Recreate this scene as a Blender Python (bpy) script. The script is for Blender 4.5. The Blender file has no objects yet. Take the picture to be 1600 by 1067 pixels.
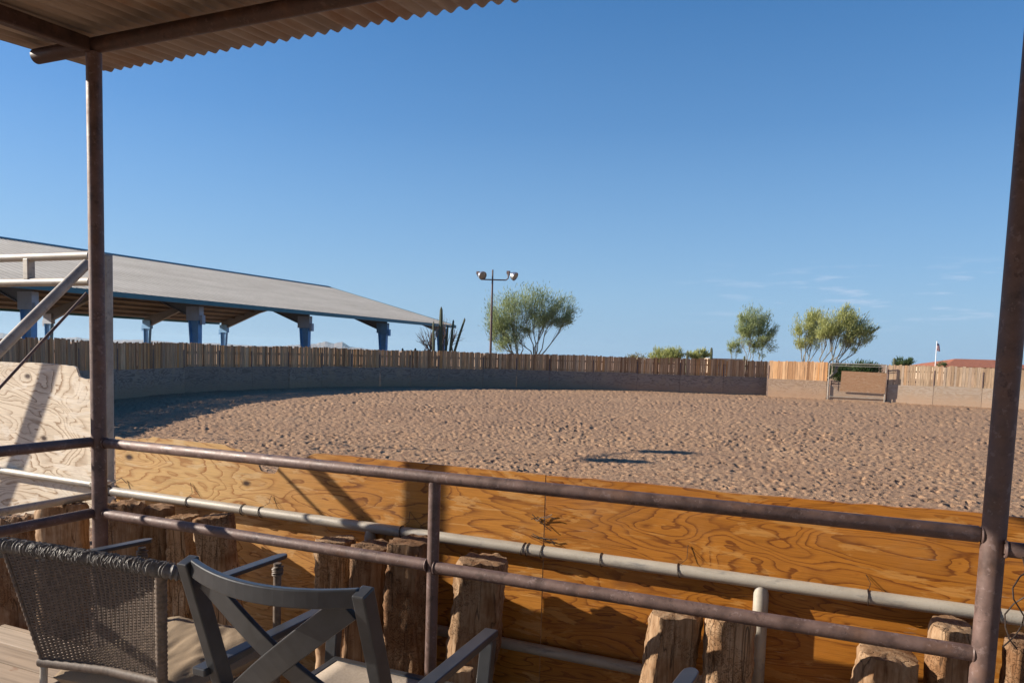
import bpy, math, random
import numpy as np
from mathutils import Vector, Matrix, noise as mnoise

C = bpy.context.scene
COL = C.collection
R = math.radians
random.seed(7); RNG = np.random.default_rng(7)

# ------------------------------------------------------------------ camera
F_PX, YAW, PITCH, ROLL, CY = 1180.0, 0.40777, -0.075565, 0.029481, 642.26
EYE = Vector((0, 0, 2.2))
_fw = Vector((-math.sin(YAW)*math.cos(PITCH), math.cos(YAW)*math.cos(PITCH), math.sin(PITCH)))
_r0 = Vector((math.cos(YAW), math.sin(YAW), 0)); _u0 = _r0.cross(_fw)
CR = _r0*math.cos(ROLL) + _u0*math.sin(ROLL); CU = -_r0*math.sin(ROLL) + _u0*math.cos(ROLL)
cam = bpy.data.cameras.new('camera'); co = bpy.data.objects.new('camera', cam); COL.objects.link(co)
cam.sensor_width = 36; cam.lens = 36*F_PX/1600; cam.shift_y = (CY-533.5)/1600
cam.clip_start = .05; cam.clip_end = 60000
m = Matrix((CR, CU, -_fw)).transposed().to_4x4(); m.translation = EYE; co.matrix_world = m
C.camera = co

# ------------------------------------------------------------------ light
SUN_EL, SUN_AZ = 22.5, 17.0                # azimuth from -X towards -Y
sdir = Vector((-math.cos(R(SUN_AZ))*math.cos(R(SUN_EL)), -math.sin(R(SUN_AZ))*math.cos(R(SUN_EL)), math.sin(R(SUN_EL))))
sl = bpy.data.lights.new('sun', 'SUN'); sl.energy = 5.0; sl.angle = R(.5); sl.color = (1, .90, .77)
so = bpy.data.objects.new('sun', sl); COL.objects.link(so); so.rotation_euler = sdir.to_track_quat('Z', 'Y').to_euler(); so.location = (-20, -5, 30)
C.view_settings.view_transform = 'Standard'; C.view_settings.look = 'None'
C.view_settings.exposure = .86; C.view_settings.gamma = 1; C.view_settings.use_curve_mapping = False

W = bpy.data.worlds.new('World'); C.world = W; W.use_nodes = True
wn, wl_ = W.node_tree.nodes, W.node_tree.links
bg = wn['Background']; bg.inputs[1].default_value = .083
sky = wn.new('ShaderNodeTexSky'); sky.sky_type = 'NISHITA'; sky.sun_disc = False
sky.sun_elevation = R(SUN_EL); sky.sun_rotation = math.atan2(sdir.x, sdir.y)
sky.altitude = 500; sky.air_density = 1.0; sky.dust_density = .6; sky.ozone_density = 2.2
# thin streaks of high cloud low over the horizon
tc = wn.new('ShaderNodeTexCoord'); mp = wn.new('ShaderNodeMapping'); mp.inputs['Scale'].default_value = (7, 7, 62)
nz = wn.new('ShaderNodeTexNoise'); nz.inputs['Scale'].default_value = 1.6; nz.inputs['Detail'].default_value = 6; nz.inputs['Roughness'].default_value = .6
rp = wn.new('ShaderNodeValToRGB'); rp.color_ramp.elements[0].position = .53; rp.color_ramp.elements[1].position = .74
sp = wn.new('ShaderNodeSeparateXYZ')
b1 = wn.new('ShaderNodeMapRange'); b1.inputs[1].default_value = .035; b1.inputs[2].default_value = .06
b2 = wn.new('ShaderNodeMapRange'); b2.inputs[1].default_value = .125; b2.inputs[2].default_value = .10
mu = wn.new('ShaderNodeMath'); mu.operation = 'MULTIPLY'; mu2 = wn.new('ShaderNodeMath'); mu2.operation = 'MULTIPLY'
b3 = wn.new('ShaderNodeMapRange'); b3.inputs[1].default_value = -.22; b3.inputs[2].default_value = -.02; b3.inputs[4].default_value = .55
mu3 = wn.new('ShaderNodeMath'); mu3.operation = 'MULTIPLY'
mx = wn.new('ShaderNodeMixRGB'); mx.inputs[2].default_value = (5.0, 5.3, 6.3, 1)
wl_.new(tc.outputs['Generated'], mp.inputs[0]); wl_.new(mp.outputs[0], nz.inputs[0]); wl_.new(nz.outputs[0], rp.inputs[0])
wl_.new(tc.outputs['Generated'], sp.inputs[0]); wl_.new(sp.outputs[2], b1.inputs[0]); wl_.new(sp.outputs[2], b2.inputs[0]); wl_.new(sp.outputs[0], b3.inputs[0])
wl_.new(b1.outputs[0], mu.inputs[0]); wl_.new(b2.outputs[0], mu.inputs[1]); wl_.new(mu.outputs[0], mu2.inputs[0]); wl_.new(rp.outputs[0], mu2.inputs[1])
wl_.new(mu2.outputs[0], mu3.inputs[0]); wl_.new(b3.outputs[0], mu3.inputs[1])
wl_.new(mu3.outputs[0], mx.inputs[0]); hs = wn.new('ShaderNodeHueSaturation'); hs.inputs['Saturation'].default_value = 1.5; hs.inputs['Value'].default_value = .86
hr = wn.new('ShaderNodeValToRGB'); hr.color_ramp.interpolation = 'B_SPLINE'
for p_, c_ in ((.12, .66), (.28, .36)): e_ = hr.color_ramp.elements.new(p_); e_.color = (c_, c_, c_, 1)
hr.color_ramp.elements[0].color = (.93, .93, .93, 1); hr.color_ramp.elements[-1].position = .62; hr.color_ramp.elements[-1].color = (0, 0, 0, 1)
hm = wn.new('ShaderNodeMixRGB'); hm.inputs[2].default_value = (2.0, 3.4, 5.1, 1)
wl_.new(sky.outputs[0], hs.inputs['Color']); wl_.new(sp.outputs[2], hr.inputs[0]); wl_.new(hr.outputs[0], hm.inputs[0]); ht = wn.new('ShaderNodeMixRGB'); ht.blend_type = 'MULTIPLY'; ht.inputs[0].default_value = 1; ht.inputs[2].default_value = (.92, .88, 1.06, 1); wl_.new(hs.outputs[0], ht.inputs[1])
wl_.new(ht.outputs[0], hm.inputs[1])
wl_.new(hm.outputs[0], mx.inputs[1]); wl_.new(mx.outputs[0], bg.inputs[0])

# ------------------------------------------------------------------ pixel helpers (a measured picture point at a real distance)
def ray(px, py): return _fw + CR*((px-800)/F_PX) - CU*((py-CY)/F_PX)
def pt(px, py, z): return EYE + ray(px, py)*z
def onY(px, py, y): d = ray(px, py); return EYE + d*((y-EYE.y)/d.y)
def onZ(px, py, z): d = ray(px, py); return EYE + d*((z-EYE.z)/d.z)
def gp(px, z, h=0.0): p = pt(px, 550+.0295*(px-800), z); return Vector((p.x, p.y, h))
def hz(px): return 550+.0295*(px-800)

# ------------------------------------------------------------------ mesh helpers
def wloc(o):
    v = Vector((0, 0, 0))
    while o is not None: v += o.location; o = o.parent
    return v
class MB:
    def __init__(s): s.v = []; s.f = []
    def add(s, vs, fs):
        k = len(s.v); s.v.extend([tuple(v) for v in vs]); s.f.extend([tuple(i+k for i in f) for f in fs]); return s
    def box(s, x0, x1, y0, y1, z0, z1):
        return s.add([(x0,y0,z0),(x1,y0,z0),(x1,y1,z0),(x0,y1,z0),(x0,y0,z1),(x1,y0,z1),(x1,y1,z1),(x0,y1,z1)],
                     [(0,3,2,1),(4,5,6,7),(0,1,5,4),(1,2,6,5),(2,3,7,6),(3,0,4,7)])
    def bar(s, p0, p1, w, h, up=(0,0,1), w1=None, h1=None):
        p0 = Vector(p0); p1 = Vector(p1); d = (p1-p0).normalized(); a = d.cross(Vector(up)).normalized(); u = a.cross(d).normalized()
        w1 = w if w1 is None else w1; h1 = h if h1 is None else h1; vs = []
        for p, ww, hh in ((p0, w, h), (p1, w1, h1)):
            for i, j in ((-1,-1),(1,-1),(1,1),(-1,1)): vs.append(p + a*(i*ww/2) + u*(j*hh/2))
        return s.add(vs, [(0,1,2,3),(7,6,5,4),(0,4,5,1),(1,5,6,2),(2,6,7,3),(3,7,4,0)])
    def tube(s, pts, r, n=12, cap=True):
        pts = [Vector(p) for p in pts]; N = len(pts); rs = r if isinstance(r, (list, tuple)) else [r]*N
        t = (pts[1]-pts[0]).normalized(); a = t.orthogonal().normalized(); vs = []
        for i, p in enumerate(pts):
            t = (pts[min(i+1, N-1)]-pts[max(i-1, 0)]).normalized()
            a = (a - t*a.dot(t)).normalized(); b = t.cross(a)
            for k in range(n):
                th = 2*math.pi*k/n; vs.append(p + (a*math.cos(th)+b*math.sin(th))*rs[i])
        fs = [(i*n+k, i*n+(k+1) % n, (i+1)*n+(k+1) % n, (i+1)*n+k) for i in range(N-1) for k in range(n)]
        if cap: fs += [tuple(reversed(range(n))), tuple(range((N-1)*n, N*n))]
        return s.add(vs, fs)
    def ring(s, c, axis, Rr, r, n=14, k=6):
        c = Vector(c); ax = Vector(axis).normalized(); a = ax.orthogonal().normalized(); b = ax.cross(a); vs = []
        for i in range(n):
            th = 2*math.pi*i/n; o = a*math.cos(th)+b*math.sin(th)
            for j in range(k):
                ph = 2*math.pi*j/k; vs.append(c + o*(Rr+r*math.cos(ph)) + ax*(r*math.sin(ph)))
        return s.add(vs, [(i*k+j, ((i+1) % n)*k+j, ((i+1) % n)*k+(j+1) % k, i*k+(j+1) % k) for i in range(n) for j in range(k)])
    def prism(s, poly, y0, y1):                      # outline in x,z pushed from y0 to y1
        n = len(poly); vs = [(x, y0, z) for x, z in poly] + [(x, y1, z) for x, z in poly]
        return s.add(vs, [tuple(range(n)), tuple(reversed(range(n, 2*n)))] + [(i, i+n, (i+1) % n+n, (i+1) % n) for i in range(n)])
    def lathe(s, c, axis, prof, n=20):               # prof: (distance along axis, radius)
        c = Vector(c); ax = Vector(axis).normalized(); a = ax.orthogonal().normalized(); b = ax.cross(a); vs = []
        for d, r in prof:
            for k in range(n):
                th = 2*math.pi*k/n; vs.append(c + ax*d + (a*math.cos(th)+b*math.sin(th))*r)
        return s.add(vs, [(i*n+k, i*n+(k+1) % n, (i+1)*n+(k+1) % n, (i+1)*n+k) for i in range(len(prof)-1) for k in range(n)])
    def build(s, name, mat, parent=None, smooth=False, bevel=0, loc=None):
        me = bpy.data.meshes.new(name); off = wloc(parent) if parent is not None else (Vector(loc) if loc is not None else Vector((0,0,0)))
        vs = np.array(s.v, dtype=float) - np.array(off)
        me.from_pydata(vs.tolist(), [], s.f); me.validate(); me.update()
        o = bpy.data.objects.new(name, me); COL.objects.link(o)
        if mat: me.materials.append(mat)
        if parent is not None: o.parent = parent
        elif loc is not None: o.location = loc
        if smooth:
            me.polygons.foreach_set('use_smooth', [True]*len(me.polygons))
            try: me.set_sharp_from_angle(angle=R(40))
            except Exception: pass
        if bevel:
            b = o.modifiers.new('bevel', 'BEVEL'); b.width = bevel; b.segments = 2; b.limit_method = 'ANGLE'
        return o
def tag(o, label=None, cat=None, group=None, kind=None):
    if label: o['label'] = label
    if cat: o['category'] = cat
    if group: o['group'] = group
    if kind: o['kind'] = kind
    return o
def thing(name, label, cat, loc=(0,0,0), group=None):
    o = bpy.data.objects.new(name, None); o.empty_display_size = .2; COL.objects.link(o); o.location = loc
    return tag(o, label, cat, group)
def copy_tree(o, parent=None):
    c = o.copy(); COL.objects.link(c)
    if parent is not None: c.parent = parent
    for ch in list(o.children): copy_tree(ch, c)
    return c

# ------------------------------------------------------------------ materials
class NT:
    def __init__(s, name):
        s.m = bpy.data.materials.new(name); s.m.use_nodes = True; s.t = s.m.node_tree; s.b = s.t.nodes['Principled BSDF']
        s.tc = s.t.nodes.new('ShaderNodeTexCoord'); s.obj = s.tc.outputs['Object']
    def L(s, a, b): s.t.links.new(a, b)
    def map(s, scale=(1,1,1), loc=(0,0,0), rot=(0,0,0), src=None):
        n = s.t.nodes.new('ShaderNodeMapping'); n.inputs['Scale'].default_value = scale; n.inputs['Location'].default_value = loc; n.inputs['Rotation'].default_value = rot
        s.L(src or s.obj, n.inputs[0]); return n.outputs[0]
    def noise(s, scale, detail=4, rough=.55, vec=None, dist=0):
        n = s.t.nodes.new('ShaderNodeTexNoise'); n.inputs['Scale'].default_value = scale; n.inputs['Detail'].default_value = detail
        n.inputs['Roughness'].default_value = rough; n.inputs['Distortion'].default_value = dist; s.L(vec or s.obj, n.inputs[0]); return n.outputs[0]
    def voro(s, scale, vec=None, feature='F1'):
        n = s.t.nodes.new('ShaderNodeTexVoronoi'); n.feature = feature; n.inputs['Scale'].default_value = scale; s.L(vec or s.obj, n.inputs['Vector']); return n.outputs['Distance']
    def math(s, op, a, b=None, c=None):
        n = s.t.nodes.new('ShaderNodeMath'); n.operation = op
        for i, v in enumerate((a, b, c)):
            if v is None: continue
            if hasattr(v, 'default_value') and hasattr(v, 'links'): s.L(v, n.inputs[i])
            else: n.inputs[i].default_value = v
        return n.outputs[0]
    def ramp(s, fac, stops, interp='LINEAR'):
        n = s.t.nodes.new('ShaderNodeValToRGB'); r = n.color_ramp; r.interpolation = interp
        while len(r.elements) < len(stops): r.elements.new(.5)
        for e, (p, c) in zip(r.elements, stops): e.position = p; e.color = (c, c, c, 1) if isinstance(c, (int, float)) else (*c, 1)
        s.L(fac, n.inputs[0]); return n.outputs[0]
    def mix(s, fac, a, b, mode='MIX'):
        n = s.t.nodes.new('ShaderNodeMixRGB'); n.blend_type = mode
        for i, v in enumerate((fac, a, b)):
            if hasattr(v, 'links'): s.L(v, n.inputs[i])
            else: n.inputs[i].default_value = v if i == 0 else (*v, 1)
        return n.outputs[0]
    def rnd(s): n = s.t.nodes.new('ShaderNodeNewGeometry'); return n.outputs['Random Per Island']
    def objrnd(s): n = s.t.nodes.new('ShaderNodeObjectInfo'); return n.outputs['Random']
    def out(s, col, rough=.6, metal=0.0, bump=None, strength=.3, dist=.01, spec=None):
        if hasattr(col, 'links'): s.L(col, s.b.inputs['Base Color'])
        else: s.b.inputs['Base Color'].default_value = (*col, 1)
        if hasattr(rough, 'links'): s.L(rough, s.b.inputs['Roughness'])
        else: s.b.inputs['Roughness'].default_value = rough
        s.b.inputs['Metallic'].default_value = metal
        if spec is not None: s.b.inputs['Specular IOR Level'].default_value = spec
        if bump is not None:
            n = s.t.nodes.new('ShaderNodeBump'); n.inputs['Strength'].default_value = strength; n.inputs['Distance'].default_value = dist
            s.L(bump, n.inputs['Height']); s.L(n.outputs[0], s.b.inputs['Normal'])
        return s.m

def mat_sand():
    n = NT('arena sand'); a = n.noise(.35, 5); b = n.noise(9, 6, .7); c = n.noise(60, 3, .7)
    col = n.ramp(n.math('ADD', n.math('MULTIPLY', a, .35), n.math('MULTIPLY', b, .65)), [(.3, (.29,.168,.090)), (.5, (.425,.262,.143)), (.68, (.51,.335,.195))])
    col = n.mix(.35, col, n.ramp(c, [(.3, (.20,.12,.075)), (.7, (.50,.34,.235))]))
    col = n.mix(n.ramp(n.noise(7, 5, .75), [(.52, 0), (.60, .75)]), col, (.19,.105,.065)); col = n.mix(n.ramp(n.noise(21, 3, .7), [(.54, 0), (.62, .65)]), col, (.15,.088,.056))
    col = n.mix(n.ramp(n.noise(.11, 4, .6), [(.42, 0), (.62, .3)]), col, (.27,.165,.105))
    return n.out(col, .95, 0, n.math('ADD', b, n.math('MULTIPLY', c, .5)), .8, .04, .15)
def mat_rust(name='rusted pipe', tint=(.125,.079,.068)):
    n = NT(name); t = Vector(tint); a = n.noise(14, 6, .65); b = n.noise(120, 3, .6); st = n.noise(6, 5, .6, n.map((1,1,1)))
    col = n.ramp(a, [(.32, t*.55), (.5, t), (.64, t*1.25), (.74, (t.x*1.7, t.y*1.8, t.z*1.9))])
    col = n.mix(n.ramp(st, [(.55, 0), (.72, .55)]), col, (.20,.10,.055))
    col = n.mix(n.ramp(b, [(.70, 0), (.78, .35)]), col, (.28,.23,.20))
    ch = n.noise(36, 5, .7); col = n.mix(n.ramp(ch, [(.58, 0), (.62, .55)]), col, (t.x*1.9, t.y*2.2, t.z*2.4)); col = n.mix(n.ramp(n.noise(22, 5, .7), [(.60, 0), (.65, .6)]), col, t*.42)
    return n.out(col, n.ramp(a, [(.3, .42), (.7, .7)]), .15, n.math('ADD', a, n.math('MULTIPLY', b, .4)), .25, .004)
def mat_grey_pipe():
    n = NT('weathered grey pipe'); a = n.noise(7, 6, .6, n.map((.5,1,1))); b = n.noise(26, 5, .7, n.map((.22,1,1))); c = n.noise(150, 2)
    col = n.ramp(a, [(.3, (.28,.25,.21)), (.5, (.375,.34,.285)), (.7, (.46,.42,.355))])
    col = n.mix(n.ramp(b, [(.55, 0), (.68, .75)]), col, (.17,.165,.165))
    col = n.mix(n.ramp(c, [(.62, 0), (.75, .4)]), col, (.25,.17,.11))
    return n.out(col, .5, .1, n.math('ADD', b, c), .15, .003)
def mat_ply(name, base, dark, pale, knots=(), bands=9., grad=None, zs=4.2, seed=0., rough=.62, weather=0., xs_=1.25, spot=True):
    n = NT(name); half = tuple(.55*a+.45*b for a, b in zip(base, dark))
    v = n.map((xs_, 1, zs), (seed, seed*.7, seed*1.3))
    fib = n.noise(1, 4, .65, n.map((6, 5, 190), (seed, 0, 0))); fea = n.noise(1, 3, .6, n.map((9, 5, 62), (seed, 0, 3)))
    w = n.noise(1.0, 2.4, .5, v, 1.1); w2 = n.noise(4.2, 3, .55, v)
    h = n.math('ADD', n.math('MULTIPLY', w, bands*1.7), n.math('ADD', n.math('MULTIPLY', w2, 1.1), n.math('MULTIPLY', fea, .6))); spots = None
    for i, (kx, kz, s) in enumerate(knots):
        d = n.t.nodes.new('ShaderNodeVectorMath'); d.operation = 'DISTANCE'
        n.L(n.map((.55, 0, 1.0), (-kx*.55, 0, -kz)), d.inputs[0]); d.inputs[1].default_value = (0, 0, 0)
        dd = n.math('ADD', d.outputs['Value'], n.math('MULTIPLY', n.math('SUBTRACT', w2, .5), .10*s))
        e = n.math('POWER', 2.718, n.math('MULTIPLY', dd, -9./s))
        h = n.math('ADD', h, n.math('MULTIPLY', e, 3.6))
        if i % 2 == 0 and spot:
            q = n.ramp(d.outputs['Value'], [(.008*s, 1), (.022*s, 0)]); spots = q if spots is None else n.math('MAXIMUM', spots, q)
    fr = n.math('FRACT', h); fr2 = n.math('FRACT', n.math('MULTIPLY', h, .37))
    def tone(b, d, p, hf):
        c = n.ramp(fr, [(0, b), (.55, b), (.78, hf), (.89, d), (.95, d), (1, b)])
        c = n.mix(vis, tuple(.85*x+.15*y for x, y in zip(b, d)), c)
        c = n.mix(n.ramp(fr2, [(.34, 0), (.40, .4), (.62, .35), (.66, 0)]), c, tuple(a*.62+b_*.38 for a, b_ in zip(b, d)))
        return n.mix(n.ramp(n.noise(3.4, 5, .65, v, .6), [(.55, 0), (.60, .75)]), c, p)
    vis = n.ramp(n.noise(2.6, 3, .6, v), [(.36, .6), (.56, 1)])
    col = tone(base, dark, pale, half)
    if grad is not None:
        sx = n.t.nodes.new('ShaderNodeSeparateXYZ'); n.L(n.obj, sx.inputs[0])
        g = n.math('ADD', sx.outputs[0], n.math('MULTIPLY', n.noise(2.2, 3), .9))
        mr = n.t.nodes.new('ShaderNodeMapRange'); mr.inputs[1].default_value = grad[0]; mr.inputs[2].default_value = grad[1]; n.L(g, mr.inputs[0])
        am = tone(grad[2], grad[3], (.56,.30,.10), tuple(.55*a+.45*b for a, b in zip(grad[2], grad[3])))
        col = n.mix(mr.outputs[0], col, am)
    col = n.mix(.45, col, n.mix(1, col, n.ramp(fib, [(.28, .40), (.5, 1.0), (.7, 1.3)]), 'MULTIPLY'))
    if weather: col = n.mix(n.ramp(n.noise(2.0, 5, .65), [(.45, 0), (.62, weather)]), col, (.46,.42,.36))
    col = n.mix(n.ramp(n.noise(15, 3, .6, n.map((.35,1,1.8), (seed,0,0))), [(.66, 0), (.71, .5)]), col, dark)
    scf = n.ramp(n.noise(1, 4, .7, n.map((4, 4, 46), (seed*3, 0, 1))), [(.64, 0), (.70, .4)]); col = n.mix(scf, col, (.50,.38,.25))
    dst = n.ramp(n.noise(1.7, 5, .7, n.map((1, 1, 1.6), (seed, 0, 7))), [(.5, 0), (.72, .16)]); col = n.mix(dst, col, (.42,.28,.17))
    if spots is not None: col = n.mix(spots, col, (.05,.022,.012))
    return n.out(col, rough, 0, n.math('ADD', n.math('MULTIPLY', fr, -.6), n.math('MULTIPLY', fib, .9)), .25, .004, .35)
def mat_log():
    n = NT('weathered log'); r = n.objrnd(); off = n.t.nodes.new('ShaderNodeVectorMath'); off.operation = 'SCALE'
    cv = n.t.nodes.new('ShaderNodeCombineXYZ'); n.L(n.math('MULTIPLY', r, 37.), cv.inputs[0]); n.L(n.math('MULTIPLY', r, 11.), cv.inputs[2])
    ad = n.t.nodes.new('ShaderNodeVectorMath'); n.L(n.obj, ad.inputs[0]); n.L(cv.outputs[0], ad.inputs[1]); v = ad.outputs[0]
    g = n.noise(1, 5, .66, n.map((60, 60, 6.5), src=v)); cr = n.noise(1, 2, .5, n.map((17, 17, .8), src=v))
    gal = n.noise(34, 1.5, .4, v, 2.2); patch = n.noise(6, 4, .6, v)
    col = n.ramp(g, [(.28, (.20,.115,.06)), (.42, (.34,.22,.13)), (.58, (.44,.31,.20)), (.75, (.52,.40,.28))])
    col = n.mix(n.ramp(patch, [(.48, 0), (.62, .75)]), col, n.mix(1, col, (.62,.46,.32), 'MULTIPLY'))
    crk = n.ramp(n.math('ABSOLUTE', n.math('SUBTRACT', cr, .5)), [(.0, 1), (.009, 0)])
    line = n.ramp(n.math('ABSOLUTE', n.math('SUBTRACT', gal, .5)), [(.0, 1), (.05, 0)])
    line = n.math('MULTIPLY', line, n.ramp(n.noise(5, 2, .5, v), [(.46, 0), (.56, 1)]))
    col = n.mix(n.math('MULTIPLY', crk, .8), col, (.04,.024,.014)); col = n.mix(n.math('MULTIPLY', line, .7), col, (.085,.045,.02))
    col = n.mix(1, col, n.ramp(n.math('FRACT', n.math('MULTIPLY', r, 7.3)), [(0, (.50,.44,.40)), (.5, (.74,.70,.66)), (1, (.98,.97,.95))]), 'MULTIPLY')
    hgt = n.math('SUBTRACT', n.math('ADD', n.math('MULTIPLY', g, .5), n.math('MULTIPLY', patch, .6)), n.math('ADD', n.math('MULTIPLY', line, .55), n.math('MULTIPLY', crk, .7)))
    return n.out(col, .9, 0, hgt, .6, .010, .2)
def mat_board(name, stops, scale=1., rough=.85):
    n = NT(name); r = n.rnd(); cv = n.t.nodes.new('ShaderNodeCombineXYZ'); n.L(n.math('MULTIPLY', r, 53.), cv.inputs[0]); n.L(n.math('MULTIPLY', r, 17.), cv.inputs[2])
    ad = n.t.nodes.new('ShaderNodeVectorMath'); n.L(n.obj, ad.inputs[0]); n.L(cv.outputs[0], ad.inputs[1])
    g = n.noise(1, 5, .62, n.map((26*scale, 26*scale, 1.4*scale), src=ad.outputs[0]))
    col = n.ramp(r, stops); col = n.mix(.75, col, n.mix(1, col, n.ramp(g, [(.3, .42), (.5, .95), (.72, 1.4)]), 'MULTIPLY'))
    return n.out(col, rough, 0, g, .3, .01, .2)
def mat_plain(name, col, rough=.5, metal=0., var=.25, scale=8, bump=.1, spec=None):
    n = NT(name); a = n.noise(scale, 5, .6); c = Vector(col)
    k = n.ramp(a, [(.3, c*(1-var)), (.5, c), (.7, c*(1+var))])
    return n.out(k, rough, metal, a, bump, .004, spec)
def mat_leaf(name, lo, mid, hi):
    n = NT(name); col = n.ramp(n.rnd(), [(0, lo), (.5, mid), (1, hi)]); m_ = n.out(col, .6, 0, spec=.25)
    n.b.inputs['Subsurface Weight'].default_value = 0
    tr = n.t.nodes.new('ShaderNodeBsdfTranslucent'); n.L(col, tr.inputs[0]); ms = n.t.nodes.new('ShaderNodeMixShader'); ms.inputs[0].default_value = .45
    n.L(n.b.outputs[0], ms.inputs[1]); n.L(tr.outputs[0], ms.inputs[2]); n.L(ms.outputs[0], n.t.nodes['Material Output'].inputs[0]); return m_
def mat_corr():
    n = NT('rusted corrugated iron'); st = n.noise(1, 5, .6, n.map((9, .5, 9))); p = n.noise(2.4, 6, .65, n.map((1.8,.6,1))); f = n.noise(60, 3)
    col = n.ramp(st, [(.3, (.19,.145,.115)), (.5, (.29,.235,.195)), (.7, (.38,.325,.28))])
    col = n.mix(n.ramp(p, [(.5, 0), (.66, .8)]), col, (.235,.12,.055)); col = n.mix(n.ramp(p, [(.27, .7), (.38, 0)]), col, (.48,.44,.41))
    return n.out(col, .6, .25, n.math('ADD', st, n.math('MULTIPLY', f, .3)), .12, .004)
def mat_roof():
    n = NT('pale metal roofing'); a = n.noise(.5, 5, .6, n.map((1, .25, 1))); b = n.noise(8, 4, .6, n.map((.2,1,.2)))
    col = n.ramp(n.math('ADD', n.math('MULTIPLY', a, .6), n.math('MULTIPLY', b, .4)), [(.35, (.40,.37,.325)), (.5, (.47,.44,.39)), (.65, (.54,.505,.45))])
    sx = n.t.nodes.new('ShaderNodeSeparateXYZ'); n.L(n.obj, sx.inputs[0])
    ln = n.ramp(n.math('FRACT', n.math('MULTIPLY', sx.outputs[1], 1/.6)), [(.0, .62), (.10, 1.), (.90, 1.), (1., .62)])
    col = n.mix(1, col, ln, 'MULTIPLY')
    return n.out(col, .75, .0, spec=.25)
def mat_wall(name='weathered plywood kickboard', lo_=((.33,.255,.20), (.29,.22,.17), (.21,.155,.12)), mud=(.35,.225,.14)):
    n = NT(name); sx = n.t.nodes.new('ShaderNodeSeparateXYZ'); n.L(n.obj, sx.inputs[0])
    r = n.objrnd(); cv = n.t.nodes.new('ShaderNodeCombineXYZ'); n.L(n.math('MULTIPLY', r, 71.), cv.inputs[0]); ad = n.t.nodes.new('ShaderNodeVectorMath'); n.L(n.obj, ad.inputs[0]); n.L(cv.outputs[0], ad.inputs[1]); v = ad.outputs[0]
    h = n.math('MULTIPLY', n.noise(1.0, 3, .5, n.map((.9,.9,3.6), src=v), .6), 8.); s_ = n.math('MULTIPLY', n.math('ADD', n.math('SINE', n.math('MULTIPLY', h, 6.28)), 1), .5)
    col = n.ramp(s_, [(.3, lo_[0]), (.62, lo_[1]), (.8, lo_[2])]); col = n.mix(n.ramp(n.noise(2.2, 5, .6, v), [(.5, 0), (.65, .6)]), col, (.40,.29,.19))
    z = n.math('ADD', sx.outputs[2], n.math('MULTIPLY', n.noise(2.5, 4, .6, v), .7)); mr = n.t.nodes.new('ShaderNodeMapRange'); mr.inputs[1].default_value = 1.05; mr.inputs[2].default_value = .55; n.L(z, mr.inputs[0])
    col = n.mix(n.math('MULTIPLY', mr.outputs[0], .75), col, mud)
    col = n.mix(n.ramp(r, [(0, .0), (1, .35)]), col, tuple(c*.72 for c in lo_[1]))
    return n.out(col, .85, 0, s_, .2, .006, .2)
M = {}
M['sand'] = mat_sand(); M['rust'] = mat_rust(); M['beam'] = mat_rust('brown painted beam', (.062,.034,.028)); M['grey'] = mat_grey_pipe()
M['log'] = mat_log(); M['corr'] = mat_corr(); M['roof'] = mat_roof(); M['wall'] = mat_wall(); M['wall_brown'] = mat_wall('mud splashed kickboard', ((.33,.245,.18), (.29,.205,.145), (.23,.155,.105)), (.37,.235,.145)); M['wall_pale'] = mat_wall('dusty tan kickboard', ((.43,.345,.265), (.40,.31,.23), (.36,.275,.20)), (.45,.31,.205))
M['picket'] = mat_board('weathered pickets', [(0,(.24,.125,.062)),(.25,(.43,.245,.125)),(.5,(.53,.32,.17)),(.7,(.42,.27,.165)),(.85,(.56,.27,.10)),(1,(.64,.43,.25))])
M['picket_pale'] = mat_board('pale pickets', [(0,(.36,.24,.145)),(.3,(.46,.325,.205)),(.6,(.50,.365,.24)),(.85,(.44,.34,.25)),(1,(.52,.31,.16))])
M['deck'] = mat_board('deck boards', [(0,(.36,.27,.19)),(.5,(.42,.325,.24)),(1,(.47,.375,.285))], 1.)
M['chair'] = mat_plain('charcoal painted metal', (.047,.049,.053), .33, .2, .18, 22, .05)
M['wicker'] = mat_plain('brown grey wicker', (.125,.092,.07), .6, 0, .4, 60, .2); M['wrap'] = mat_plain('dark wicker wrapping', (.12,.108,.098), .55, 0, .4, 90, .4)
M['cushion'] = mat_plain('khaki fabric', (.27,.205,.14), .95, 0, .12, 300, .35, .1); M['navy'] = mat_plain('navy sling fabric', (.012,.014,.035), .85, 0, .3, 80, .2)
M['sling'] = mat_plain('sand coloured sling fabric', (.34,.28,.22), .9, 0, .12, 120, .2); M['wire'] = mat_plain('dark tie wire', (.05,.035,.028), .55, .4, .4, 60, .2)
M['blue'] = mat_plain('blue painted steel', (.15,.35,.60), .45, .1, .18, 1.5, .05); M['teal'] = mat_plain('teal trim', (.035,.15,.185), .4, .1, .12, 2, .03)
M['white_steel'] = mat_plain('pale primed steel', (.36,.40,.46), .5, .1, .12, 1.5, .03); M['dark_steel'] = mat_plain('grey rafter steel', (.15,.17,.20), .5, .1, .15, 1.5, .03)
M['liner'] = mat_plain('tan roof lining', (.145,.13,.12), .8, 0, .2, .6, .05)
M['bark'] = mat_plain('green grey bark', (.23,.20,.14), .85, 0, .35, 9, .4); M['deadwood'] = mat_plain('bare grey twigs', (.17,.12,.095), .9, 0, .3, 9, .3)
M['leaf'] = mat_leaf('palo verde foliage', (.20,.245,.10), (.31,.37,.16), (.43,.47,.24)); M['leaf_y'] = mat_leaf('yellow green foliage', (.24,.27,.085), (.40,.42,.15), (.54,.54,.23))
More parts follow.
